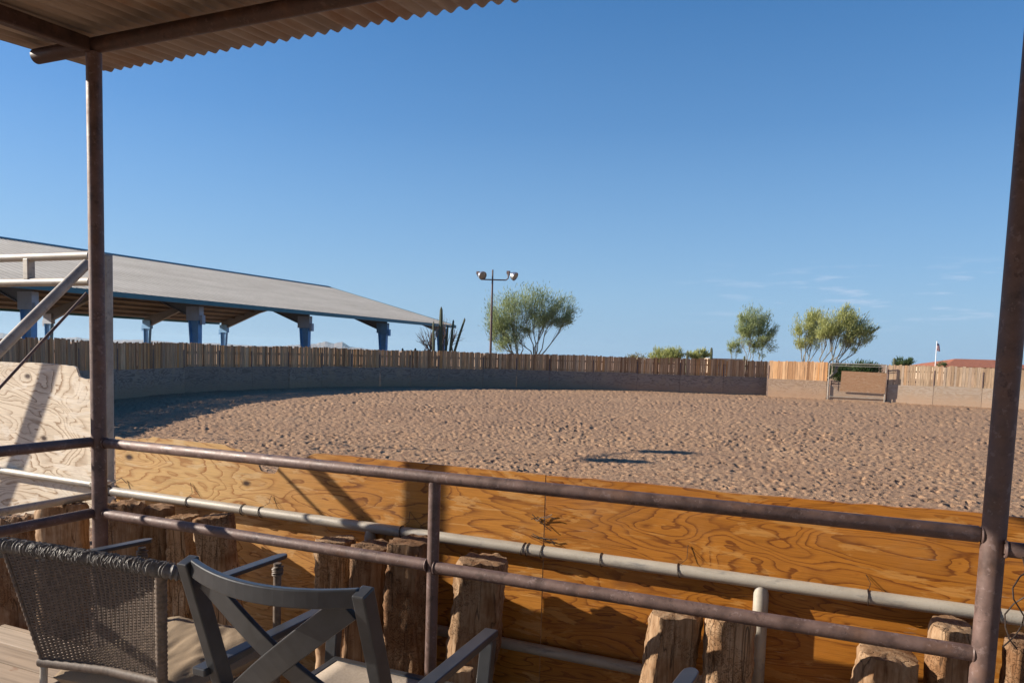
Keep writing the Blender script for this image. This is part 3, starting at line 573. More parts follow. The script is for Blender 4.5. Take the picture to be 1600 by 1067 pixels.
# ------------------------------------------------------------------ far buildings and the flag
def house(label, px0, px1, z, ytop, yeave, depth, wall, roof, flat=False):
    p = gp(px0, z); q = gp(px1, z); d = (q-p).normalized(); n = Vector((-d.y, d.x, 0)); h = thing('house', label, 'house', (p+q)/2); L = (q-p).length
    zt = top_h(ytop, (px0+px1)/2, z); ze = top_h(yeave, (px0+px1)/2, z); A, B, Cc, D = p, q, q+n*depth, p+n*depth
    def zz(v, hh): return (v.x, v.y, hh)
    mb = MB(); ins = .4; A2, B2, C2, D2 = A+d*ins+n*ins, B-d*ins+n*ins, Cc-d*ins-n*ins, D+d*ins-n*ins
    mb.add([zz(v, 0) for v in (A2,B2,C2,D2)]+[zz(v, ze) for v in (A2,B2,C2,D2)], [(0,1,5,4),(1,2,6,5),(2,3,7,6),(3,0,4,7)]); mb.build('wall', wall, h)
    mb = MB()
    if flat: mb.add([zz(v, ze) for v in (A,B,Cc,D)]+[zz(v, zt) for v in (A,B,Cc,D)], [(3,2,1,0),(4,5,6,7),(0,1,5,4),(1,2,6,5),(2,3,7,6),(3,0,4,7)])
    else:
        r0 = p+n*depth*.5+d*min(depth*.45, L*.4); r1 = q+n*depth*.5-d*min(depth*.45, L*.4)
        mb.add([zz(v, ze) for v in (A,B,Cc,D)]+[zz(r0, zt), zz(r1, zt)], [(0,1,5,4),(1,2,5),(2,3,4,5),(3,0,4),(3,2,1,0)])
    mb.build('roof', roof, h)
    for i in range(3):
        c = p+d*(L*(.2+.3*i))+n*(ins-.03); mb = MB(); mb.add([zz(c, ze*.35), zz(c+d*1.3, ze*.35), zz(c+d*1.3, ze*.8), zz(c, ze*.8)], [(0,1,2,3)]); mb.build('window', M['lens'], h)
    return h
house('house with a red tiled hip roof behind the right hand fence', 1475, 1640, 120, 559, 572, 11, M['stucco'], M['tile'])
house('low flat roofed tan house beyond the fence between cactus and palo verde', 1112, 1168, 120, 557.5, 560.5, 9, M['stucco'], M['stucco'], True)
fb = gp(1461.5, 105); fl = thing('flagpole', 'white flagpole with a limp red, white and blue flag beyond the right fence', 'flagpole', fb)
ft = top_h(532, 1462, 105); MB().tube([fb, (fb.x, fb.y, ft)], [.07,.05], 8).lathe((fb.x,fb.y,ft), (0,0,1), [(0,.0),(.03,.09),(.12,.09),(.17,.0)], 10).build('pole', M['white'], fl, True)
n = NT('limp flag cloth'); sx = n.t.nodes.new('ShaderNodeSeparateXYZ'); n.L(n.obj, sx.inputs[0])
st = n.ramp(n.math('FRACT', n.math('MULTIPLY', n.math('ADD', sx.outputs[0], sx.outputs[2]), 5.)), [(.49,(.42,.03,.04)),(.51,(.75,.72,.70))])
M['flag'] = n.out(n.mix(n.math('GREATER_THAN', sx.outputs[2], ft-.45), st, (.04,.06,.2)), .8)
mb = MB(); a = CR.copy(); a.z = 0; a.normalize(); b = Vector((-a.y, a.x, 0)); vs = []
for j in range(12):
    t_ = j/11
    for i in range(7):
        u = i/6; p = fb+a*(.06+u*(.30+.12*t_))+b*(.10*math.sin(u*9+t_*2)); vs.append((p.x, p.y, ft-.12-t_*1.05-u*.12))
mb.add(vs, [(j*7+i, j*7+i+1, (j+1)*7+i+1, (j+1)*7+i) for j in range(11) for i in range(6)]); mb.build('flag', M['flag'], fl, True)

# ------------------------------------------------------------------ pipe shelter over the deck
DZ = .67; YP = 2.467; XL, XR = -3.178, .425
shelter = thing('pipe_shelter', 'brown pipe shelter with rusted corrugated iron roof over the viewing deck', 'shelter', (XL, YP, DZ))
MB().tube([(XL+.005,YP,DZ-.3),(XL,YP,3.50)], .0335, 24).build('post', M['rust'], shelter, True)
MB().tube([(XR-.012,YP,DZ-.3),(XR+.01,YP,3.50)], .0315, 24).build('post', M['rust'], shelter, True)
MB().tube([(XL-.385,YP,3.532),(3.2,YP,3.532)], .034, 20).build('beam', M['beam'], shelter, True)
for x in (XL, .0, 3.0): MB().bar((x, YP-.035, 3.522), (x, -3.0, 3.522-.062*5.4), .05, .065).build('rafter', M['beam'], shelter, False, .006)
def corr():
    mb = MB(); x0, x1, p = -3.665, 3.6, .0725; n = int((x1-x0)/p*10); y0, y1 = -3.2, 2.90
    vs = []; ns = 9
    for i in range(n+1):
        x = x0+(x1-x0)*i/n; w = .0105*math.sin(2*math.pi*(x-x0)/p)
        for j in range(ns):
            t = j/(ns-1); y = y0+(y1-y0)*t; dent = .006*mnoise.noise((x*1.3, y*.7, 3))
            if j == ns-1: dent += .004*mnoise.noise((x*9, 0, 1)); y += .012*mnoise.noise((x*.9, 5, 1))
            vs.append((x, y, 3.583+w+.105*(y-YP)*(1 if y > YP else .62)+dent))
    fs = [(i*ns+j, (i+1)*ns+j, (i+1)*ns+j+1, i*ns+j+1) for i in range(n) for j in range(ns-1)]; mb.add(vs, fs)
    o = mb.build('roof_sheet', M['corr'], shelter, True); s = o.modifiers.new('thick', 'SOLIDIFY'); s.thickness = .0012
corr()

# rails welded between the posts
rail = thing('guard_rail', 'rusty brown two bar pipe guard rail along the arena side of the deck', 'railing', (XL, YP, DZ))
def weldpipe(mb, p0, p1, r, n=20):
    p0 = Vector(p0); p1 = Vector(p1); mb.tube([p0, p0.lerp(p1,.004), p0.lerp(p1,.5), p0.lerp(p1,.996), p1], [r*.6, r, r, r, r*.6], n)
    d = (p1-p0).normalized()
    for p in (p0+d*.004, p1-d*.004): mb.ring(p, d, r*.98, .0042, 22, 6)
mb = MB(); weldpipe(mb, (XL+.045,YP,1.729), (XR-.026,YP,1.73), .0235); mb.build('top_bar', M['rust'], rail, True)
xm = -1.378
mb = MB(); weldpipe(mb, (XL+.045,YP,1.393), (xm-.015,YP,1.392), .0235); mb.build('lower_bar', M['rust'], rail, True)
mb = MB(); weldpipe(mb, (xm+.015,YP-.004,1.388), (XR-.026,YP,1.385), .0235); mb.build('lower_bar', M['rust'], rail, True)
MB().tube([(xm,YP+.004,DZ-.2),(xm+.003,YP+.004,1.712)], .0225, 18).build('upright', M['rust'], rail, True)
mb = MB(); weldpipe(mb, (XR+.02,YP-.03,1.702), (3.2,YP-.03,1.70), .022); mb.build('top_bar', M['rust'], rail, True)
rail2 = thing('guard_rail', 'shaded brown two bar pipe guard rail on the left side of the deck', 'railing', (XL, YP-2, DZ))
mb = MB(); weldpipe(mb, (XL-.01,YP-.02,1.733), (XL-.01,-1.5,1.733), .0235); mb.build('top_bar', M['rust'], rail2, True)
mb = MB(); weldpipe(mb, (XL-.01,YP-.02,1.397), (XL-.01,-1.5,1.397), .0235); mb.build('lower_bar', M['rust'], rail2, True)

# ------------------------------------------------------------------ deck
mb = MB(); y = -3.4
while y < 2.56:
    w = .138; x = -4.05
    cuts = sorted([random.uniform(-3.6, 2.5) for _ in range(2)]); xs = [-4.05]+cuts+[3.4]
    for a_, b_ in zip(xs, xs[1:]): mb.box(a_+.002, b_-.002, y, min(y+w, 2.57), DZ-.035, DZ+random.uniform(-.002, .002))
    y += w+.007
dk = mb.build('deck_floor', None, bevel=.003); tag(dk, kind='structure')
n = NT('grey tan deck boards'); r = n.rnd(); cv = n.t.nodes.new('ShaderNodeCombineXYZ'); n.L(n.math('MULTIPLY', r, 53.), cv.inputs[1]); ad = n.t.nodes.new('ShaderNodeVectorMath'); n.L(n.obj, ad.inputs[0]); n.L(cv.outputs[0], ad.inputs[1])
g_ = n.noise(1, 5, .62, n.map((1.5, 40, 40), src=ad.outputs[0])); kn = n.noise(7, 3, .6, ad.outputs[0])
col = n.ramp(r, [(0,(.33,.25,.18)),(.5,(.40,.315,.235)),(1,(.45,.365,.28))]); col = n.mix(.7, col, n.mix(1, col, n.ramp(g_, [(.3,.55),(.5,1.),(.7,1.3)]), 'MULTIPLY')); col = n.mix(n.ramp(kn, [(.66,0),(.72,.7)]), col, (.22,.09,.04))
dk.data.materials.append(n.out(col, .85, 0, g_, .25, .004, .2))
mb = MB()
for y in (2.50, 1.2, 0., -1.2, -2.4, -3.3): mb.box(-4.0, 3.3, y-.02, y+.02, .42, DZ-.037)
for x in (-4., -2.2, -.4, 1.4, 3.2):
    for y in (2.42, -.1, -3.2): mb.box(x, x+.09, y, y+.09, -.1, .6)
tag(mb.build('deck_frame', M['deck']), kind='structure')

# ------------------------------------------------------------------ grey pipe fence and the plywood wired to it
FY = 2.895; FR = .0245; PY = FY+FR+.006
fence = thing('pipe_fence', 'pale grey weathered pipe fence running along the arena edge in front of the plywood', 'fence', (-3.7, FY, 0))
mb = MB(); mb.tube([(-3.62,FY,1.385),(3.4,FY,1.385)], FR, 20); mb.build('top_pipe', M['grey'], fence, True)
mb = MB(); mb.tube([(-5.6,FY,.965),(3.4,FY,.965)], FR*.95, 18); mb.build('lower_pipe', M['grey'], fence, True)
for x in (-1.945, -.222, 1.5): MB().tube([(x,FY,-.3),(x,FY,1.34),(x,FY,1.372)], [.027,.027,.02], 16).build('post', M['grey'], fence, True)
FYP = PY+.034; tb = onY(165, 397, FYP)
frame = thing('gate_frame', 'tall grey pipe gate frame with twin overhead pipes and a slanting brace at the left', 'gate frame', (tb.x, FY, 0))
MB().bar((tb.x-.012,FYP,-.3),(tb.x,FYP,tb.z),.056,.056,(0,1,0)).build('tall_post', M['grey'], frame, False, .012)
MB().bar((-7.0,FYP,-.3),(-7.0,FYP,tb.z),.068,.068,(0,1,0)).build('tall_post', M['grey'], frame, False, .012)
MB().tube([(-7.,FY-.01,2.672),(tb.x-.02,FY-.01,2.665)], .024, 16).build('overhead_pipe', M['grey'], frame, True)
MB().tube([(-7.,FY-.01,2.525),(tb.x-.02,FY-.01,2.525)], .024, 16).build('overhead_pipe', M['grey'], frame, True)
for px in (48,): q_ = onY(px, 420, FY); MB().bar((q_.x,FY-.01,2.535),(q_.x,FY-.01,2.66),.045,.045,(0,1,0)).build('spacer', M['grey'], frame, False, .006)
for x in (-5.9,): MB().bar((x,FY-.01,2.535),(x,FY-.01,2.66),.045,.045,(0,1,0)).build('spacer', M['grey'], frame, False, .006)
p0 = Vector((tb.x-.02, FY-.03, 2.62)); p1 = onY(0, 547, FY-.52); d_ = (p1-p0).normalized()
MB().tube([p0, p0+d_*3.0], .026, 16).build('brace', M['grey'], frame, True)
p0 = Vector((tb.x-.03, FY-.03, 2.46)); p1 = onY(0, 605, FY-.52); d_ = (p1-p0).normalized()
MB().tube([p0, p0+d_*2.6], .0075, 10).build('stay_rod', M['rust'], frame, True)
gA = onZ(0, 735, 1.405); gB = onZ(143, 757, 1.405); gd = (gB-gA).normalized(); GA = math.atan2(gd.y, gd.x); print('gate angle', math.degrees(GA), gA, gB)
GA = max(-R(12), min(GA, 0)); gd = Vector((math.cos(GA), math.sin(GA), 0)); gE = onY(158, 759, FY+.005); gE.z = 1.405
MB().tube([gE-gd*3.0, gE+gd*.03], .0205, 16).build('middle_pipe', M['grey'], frame, True)
MB().tube([(tb.x+.05,FY-.04,1.365),(tb.x+.05,-.5,1.365)], .021, 16).build('side_pipe', M['grey'], frame, True)
MB().box(tb.x-.02, tb.x+.07, FY-.04, FY+.04, 1.40, 1.435).box(tb.x+.02, tb.x+.065, FY-.05, FY-.01, 1.33, 1.402).build('corner_bracket', M['grey'], frame, False, .008)
# unseen leaning pipe, added to throw the slanting shadow on the bleached sheet
lp = MB().tube([(-6.75,2.6,.45),(-6.0,2.6,1.55),(-5.62,2.6,2.05),(-5.36,2.6,2.45),(-5.2,2.6,2.75)], .024, 12).build('shadow_pipe', M['grey'], None, True, loc=(-6.75,2.6,.45)); tag(lp, 'unseen bent grey pipe added beyond the left edge to shadow the bleached plywood', 'pipe')

def rag(pts, k=5, amp=.004):
    out = []
    for (x0, z0), (x1, z1) in zip(pts, pts[1:]):
        for i in range(k): t = i/k; out.append((x0+(x1-x0)*t+random.uniform(-amp,amp)*.6, z0+(z1-z0)*t+random.uniform(-amp,amp)))
    return out+[pts[-1]]
def pxz(px, py): p = onY(px, py, PY); return (p.x, p.z)
def sheet(label, outline, mat_fn, th=.012, y=PY):
    ox, oz = outline[0][0], 0
    mb = MB(); mb.prism(outline, y, y+th)
    o = mb.build('plywood_sheet', None, None, loc=(ox, y, 0)); o.data.materials.append(mat_fn(ox)); tag(o, label, 'plywood', 'plywood sheets wired to the pipe fence'); return o
# bleached tall sheet at the left
xr = onY(158, 640, PY).x; top = [(xr-2.44, 2.07)] + rag([pxz(0,566), pxz(60,567), pxz(100,571), pxz(112,572)], 3, .003) + rag([pxz(116,574), pxz(121,588), pxz(130,592), pxz(143,589), (xr, 2.02)], 2, .006)
kA = [pxz(36,588), pxz(63,685), pxz(30,655), pxz(24,800)]
def mA(ox): return mat_ply('bleached plywood', (.74,.63,.48), (.30,.185,.10), (.78,.70,.58), [(kA[0][0]-ox,kA[0][1],1.),(kA[2][0]-ox,kA[2][1]-.05,.5),(kA[1][0]-ox,kA[1][1],1.)], 17, None, 2.6, 1.7, .5, .0, .9)
shA = sheet('sun bleached pale plywood sheet at the left, taller than the rest, with a broken corner', [(xr-2.44,1.13)]+top+[(xr,1.15)], mA)
shA.rotation_euler = (0, 0, GA); e_ = Vector((xr-shA.location.x, 0, 0)); tgt = Vector((xr, gE.y+.0205+.006, 0)); shA.location = tgt-Vector((math.cos(GA)*e_.x, math.sin(GA)*e_.x, 0))
xs = onY(853, 742, PY).x
topB = rag([pxz(180,681), pxz(205,688), pxz(240,683), pxz(300,690), pxz(345,694), pxz(372,702)], 4, .005) + rag([pxz(378,704), pxz(384,712), pxz(392,722), pxz(404,728), pxz(409,737), pxz(428,741), pxz(436,730), pxz(458,722), pxz(478,713), pxz(492,708)], 2, .005) + rag([pxz(497,708), pxz(560,714), pxz(700,728), pxz(800,737), pxz(852.2,742)], 5, .003)
kB = [pxz(202,714), pxz(385,755), pxz(530,735), pxz(640,830), pxz(335,780)]
def mB(ox): return mat_ply('honey plywood', (.66,.42,.175), (.36,.155,.045), (.70,.50,.27), [(kB[0][0]-ox,kB[0][1],1.),(kB[2][0]-ox,kB[2][1],.8),(kB[1][0]-ox,kB[1][1],.9),(kB[3][0]-ox,kB[3][1],1.),(kB[4][0]-ox,kB[4][1],.8)][:4], 8, (1.1, 2.0, (.47,.195,.03), (.19,.06,.009)), 4.4, 5.1, .5, 0., 1.1)
xB0 = pxz(180,690)[0]
sheet('honey coloured plywood sheet with a broken notch in its top edge behind the rail', [(xB0+.01,.46)]+[(topB[0][0],topB[0][1])]+topB[1:]+[(xs-.001,.46)], mB)
topC = rag([pxz(853.8,742.5), pxz(1000,755), pxz(1200,775), pxz(1400,792), pxz(1520,800)], 6, .003)+[(xs+2.44, 1.70)]
kC = [pxz(1066,822), pxz(1240,835), pxz(1500,880), pxz(1300,770)]
def mC(ox): return mat_ply('amber plywood', (.40,.152,.018), (.165,.048,.006), (.50,.24,.06), [(kC[1][0]-ox,kC[1][1],.5),(kC[0][0]-ox,kC[0][1],.75),(kC[2][0]-ox,kC[2][1],.5)], 11, None, 4.8, 8.3, .48, 0., 1.0, False)
sheet('dark amber plywood sheet with strong wavy grain behind the right half of the rail', [(xs+.002,.46)]+topC+[(xs+2.44,.46)], mC)

# tie wires
mb_all = []
def twire(px, n=1, tail=True):
    p = onY(px, 600, FY); x = p.x
    mb = MB()
    for i in range(n): mb.ring((x+i*.02,FY,1.385), (1,.0,random.uniform(-.25,.25)), FR+.003, .0021, 16, 5)
    if tail:
        q = (x+random.uniform(-.02,.05), PY-.004, 1.385+random.uniform(.06,.11)); mb.tube([(x,FY-.01,1.385+FR), ((x+q[0])/2+.012,PY-.012,1.43), q], .0011, 5)
        mb.tube([q, (q[0]+.03,PY-.006,q[2]-.03), (q[0]+.065,PY-.004,q[2]-.06)], .0007, 5)
    mb.build('tie_wire', M['wire'], fence, True)
for px, n_, tl in ((295,1,True),(381,1,False),(410,1,True),(633,1,True),(826,2,False),(856,1,False),(951,1,False),(1075,1,True),(1378,1,True),(1577,2,False)): twire(px, n_, tl)
mb = MB(); c = Vector((tb.x+.07, FY, 1.385))
for i in range(3): mb.ring(c+Vector((i*.012,0,0)), (1,.2*i,.3), FR+.004, .0024, 16, 5)
mb.tube([c+Vector((.0,-.02,.02)), c+Vector((.05,.0,.05)), c+Vector((.09,.02,.075)), c+Vector((.13,.02,.05))], .002, 5); mb.build('tie_wire', M['wire'], fence, True)
for zz_ in (1.655, 1.52, 1.44):
    mb = MB(); x = xs
    for i in range(3):
        pts = []; a0 = random.uniform(-.8,.8)
        for k in range(5): pts.append((x-.05+.11*k/4*math.cos(a0)+random.uniform(-.006,.006), PY-.006-random.uniform(0,.008), zz_+(k/4-.4)*.07*math.sin(a0)-.012*k/4+random.uniform(-.01,.01)))
        mb.tube(pts, .0019 if zz_ < 1.6 else .0026, 5)
    mb.build('tie_wire', M['wire'], fence, True)
# tangle of wire on the rail at the right
tw = MB(); base_ = Vector((XR+.105, YP-.03, 1.70))
for i in range(6): tw.ring(base_+Vector((i*.009-.02,0,0)), (1, random.uniform(-.3,.3), random.uniform(-.3,.3)), .0245, .0022, 16, 5)
for i in range(5):
    pts = []; x = base_.x+random.uniform(-.03,.03); 
    for k in range(10): pts.append((x+.028*math.sin(k*.9+i*1.7)+random.uniform(-.006,.006)-.004*k*(i % 2), YP-.03-.02+.03*math.sin(k+i), 1.69-.028*k))
    tw.tube(pts, .0022, 5)
tag(tw.build('tangled_wire', M['wire'], None, True, loc=base_), 'loose tangle of rusty wire wound round the rail by the right hand post', 'wire')

# ------------------------------------------------------------------ upright logs between deck and plywood
def log(label, tl, tr, slant=0., z0=.0, lean=0., y=2.68, dz=.10, rag_=.006, widen=1.0, flat=.36, groove=.006):
    a_ = onY(*tl, y); b_ = onY(*tr, y); xc = (a_.x+b_.x)/2; w = abs(b_.x-a_.x); zt = (a_.z+b_.z)/2; tilt = (b_.z-a_.z)/w
    n, N = 44, 64; mb = MB(); vs = []; sd = random.uniform(0, 90); L = zt-z0; w -= .012; y += random.uniform(-.01, .01); fa = R(random.uniform(17, 27)); fnx, fny = math.sin(fa), -math.cos(fa); fcut = dz*(1-flat*.75)
    for i in range(N):
        t = i/(N-1); t = 1-(1-t)**1.35; z = z0+L*t; wid = w*(1+(widen-1)*(1-t)); cx = xc+slant*(zt-z)
        for k in range(n):
            th = 2*math.pi*k/n; cx_, sy_ = math.cos(th), math.sin(th)
            ex = math.copysign(abs(cx_)**.95, cx_)*wid/2; ey = math.copysign(abs(sy_)**.95, sy_)*dz
            over = ex*fnx+ey*fny-fcut; isf = min(1, max(0, (over+.006)/.012))
            if over > 0: ex -= fnx*over; ey -= fny*over
            nv = Vector((ex*9+sd, ey*9, z*2.2)); bk_ = 1-isf*.85
            dsp = .010*mnoise.noise(nv*.6)+bk_*(.010*mnoise.noise(Vector((ex*16+sd, ey*16, z*7)))+groove*mnoise.noise(Vector((ex*38+sd, ey*38, z*22)))+groove*.7*mnoise.noise(Vector((ex*70+sd, ey*70, z*55))))
            cr_ = mnoise.noise(Vector((th*2.4+sd, 0, z*.45))); dsp -= .006*max(0, 1-abs(cr_)/.03)
            rr = Vector((ex, ey)).normalized(); x_ = ex+rr.x*dsp; y_ = ey+rr.y*dsp
            zz = z
            if t > .9: zz += ((t-.9)/.1)*(tilt*x_+rag_*mnoise.noise(Vector((x_*30+sd, y_*30, 1)))*2)
            if t > .965: x_ *= 1-.07*((t-.965)/.035)**2; y_ *= 1-.07*((t-.965)/.035)**2
            vs.append((cx+x_, y+y_+lean*(zt-z), zz))
    base_i = len(vs); rings = [(N-1)*n]
    for s_ in (.72, .4):
        rings.append(len(vs))
        for k in range(n):
            v = vs[(N-1)*n+k]; x_ = (v[0]-xc)*s_/.93; y_ = (v[1]-y)*s_/.93; zz = zt+tilt*x_+rag_*1.3*mnoise.noise(Vector((x_*34+sd, y_*34, 2)))+.004; vs.append((xc+x_, y+y_, zz))
    vs.append((xc, y, zt+.006)); fs = [(i*n+k, i*n+(k+1) % n, (i+1)*n+(k+1) % n, (i+1)*n+k) for i in range(N-1) for k in range(n)]
    for r0, r1 in zip(rings, rings[1:]): fs += [(r0+k, r0+(k+1) % n, r1+(k+1) % n, r1+k) for k in range(n)]
    fs += [(rings[-1]+k, rings[-1]+(k+1) % n, len(vs)-1) for k in range(n)]
    mb.add(vs, fs); o = mb.build('upright_log', M['log'], None, True, loc=(xc+slant*L, y, z0)); tag(o, label, 'log', 'weathered logs standing behind the deck rail'); return o
log('wide upright log with a shaggy frayed top just right of the left shelter post', (171,784),(221,788), 0, y=2.66, rag_=.012)
log('narrow upright log, second to the right of the left shelter post', (229,789),(265,795), 0, y=2.74, dz=.085)
log('upright log with dark crumbling bark, third to the right of the left shelter post', (268,805),(303,808), -.02, y=2.745, dz=.08, groove=.012)
log('pale leaning log with split top behind the left corner of the grey chair', (309,808),(357,805), .12, y=2.62, dz=.09)
log('short dark log in shade under the grey pipe, left of the middle fence post', (497,840),(550,846), 0.02, y=2.73, dz=.09)
log('pale flat faced log directly under the grey fence post behind the chair back', (556,846),(611,858), -.10, dz=.10)
log('thick gnarled log touching the left side of the rail upright', (614,840),(671,849), -.03, y=2.65, dz=.12, widen=1.12, groove=.012)
log('lone log with worm eaten face just right of the rail upright', (719,869),(793,882), -.11, dz=.11, widen=.9, groove=.010)
log('small broken log stub standing low in front of the worm eaten log', (703,1038),(740,1045), -.05, dz=.07, y=2.60)
log('split log with a pale lit left edge, left of the grey fence post', (1014,950),(1101,966), -.11, dz=.10, widen=.95)
log('flat plank faced log standing against the grey fence post at the right', (1102,958),(1182,972), -.02, dz=.07)
log('broad grey log with cracked slanted top under the lower rail near the right post', (1336,1006),(1442,1036), -.11, dz=.12, y=2.63, widen=1.1)
log('grey cracked log partly hidden by the right hand shelter post', (1450,970),(1528,984), 0, dz=.10)
log('cut off log at the right edge beyond the shelter post', (1566,1000),(1640,1012), 0, dz=.10, y=2.66)
log('wide pale log left of the left shelter post, under the side pipe', (64,792),(128,788), 0, dz=.10, rag_=.014)
log('dark log with an uneven top above the woven chair at the left', (6,814),(54,806), -.02, dz=.10, rag_=.03)
log('brown log at the very left edge of the picture beyond the side rail', (-52,835),(-2,828), -.03, dz=.10, y=2.6)

# ------------------------------------------------------------------ chairs
def lerp(a, b, t): return Vector(a)*(1-t)+Vector(b)*t
# charcoal cross back armchair
xc_, y0_, zt_ = -1.318, 1.51, 1.615; rec = .33
ch = thing('cross_back_chair', 'charcoal metal armchair with a crossed back facing the arena', 'chair', (xc_, 1.9, DZ))
def bk(u, dz): return Vector((xc_+u, y0_+rec*dz, zt_-dz))       # a point in the tilted back plane
for s in (-1, 1):
    mb = MB(); mb.bar(bk(s*.285, 0), bk(s*.285, .55), .036, .05, (0,1,0)); mb.bar(bk(s*.285, .545), (xc_+s*.285, y0_+.12, DZ), .036, .045, (0,1,0)); mb.build('back_post', M['chair'], ch, False, .004)
mb = MB(); vs = []; n_ = 18
for i in range(n_+1):
    u = -1+2*i/n_; bow = (1-u*u); p = bk(u*.27, .018+.010*bow) + Vector((0,-.060*bow,-.004*bow))
    for dy, dz in ((-.011,.022),(.011,.022),(.011,-.026),(-.011,-.026)): vs.append(p+Vector((0,dy,dz)))
mb.add(vs, [(i*4+k, i*4+(k+1) % 4, (i+1)*4+(k+1) % 4, (i+1)*4+k) for i in range(n_) for k in range(4)]+[(3,2,1,0),(n_*4,n_*4+1,n_*4+2,n_*4+3)]); mb.build('top_rail', M['chair'], ch, False, .004)
for s in (-1, 1):
    mb = MB(); vs = []; n_ = 14
    for i in range(n_+1):
        t = i/n_; u = s*(.235-.50*t); dz = .05+.40*t; bow = math.sin(math.pi*t)
        p = bk(u, dz)+Vector((0,-.044*(1-(u/.27)**2)*(.6+.4*bow),0)); tv = Vector((s*-.50, rec*.4, -.40)).normalized(); a = tv.cross(Vector((0,1,.33))).normalized()*.036; nrm = Vector((0,1,.33)).normalized()*(.009 if s > 0 else .0075)
        off = nrm*(.0 if s > 0 else .35)
        for q in (-a-nrm, a-nrm, a+nrm, -a+nrm): vs.append(p+q+off)
    mb.add(vs, [(i*4+k, i*4+(k+1) % 4, (i+1)*4+(k+1) % 4, (i+1)*4+k) for i in range(n_) for k in range(4)]+[(3,2,1,0),(n_*4,n_*4+1,n_*4+2,n_*4+3)]); mb.build('cross_slat', M['chair'], ch, False, .003)
MB().bar(bk(-.27,.455), bk(.27,.455), .05, .022, (0,1,0)).build('lower_rail', M['chair'], ch, False, .004)
za = 1.28
for s in (-1, 1):
    MB().bar((xc_+s*.315, 1.575, za-.012), (xc_+s*.308, 2.225, za), .048, .024).build('arm', M['chair'], ch, False, .004)
    MB().bar((xc_+s*.306, 2.205, za-.014), (xc_+s*.290, 2.13, DZ), .046, .034, (0,1,0)).build('front_leg', M['chair'], ch, False, .004)
mb = MB(); zs_ = DZ+.40
mb.bar((xc_-.26,1.70,zs_),(xc_-.26,2.16,zs_+.02),.03,.04); mb.bar((xc_+.26,1.70,zs_),(xc_+.26,2.16,zs_+.02),.03,.04); mb.bar((xc_-.275,2.15,zs_+.02),(xc_+.275,2.15,zs_+.02),.03,.04); mb.bar((xc_-.275,1.70,zs_),(xc_+.275,1.70,zs_),.03,.04)
mb.build('seat_frame', M['chair'], ch, False, .004)
mb = MB(); vs = []
for j in range(11):
    for i in range(11):
        u, v = i/10, j/10; vs.append((xc_-.245+.49*u, 1.71+.44*v, zs_+.018+.02*v-.03*math.sin(math.pi*u)*math.sin(math.pi*v)))
mb.add(vs, [(j*11+i, j*11+i+1, (j+1)*11+i+1, (j+1)*11+i) for j in range(10) for i in range(10)]); o = mb.build('seat_sling', M['sling'], ch, True); s_ = o.modifiers.new('thick', 'SOLIDIFY'); s_.thickness = .006

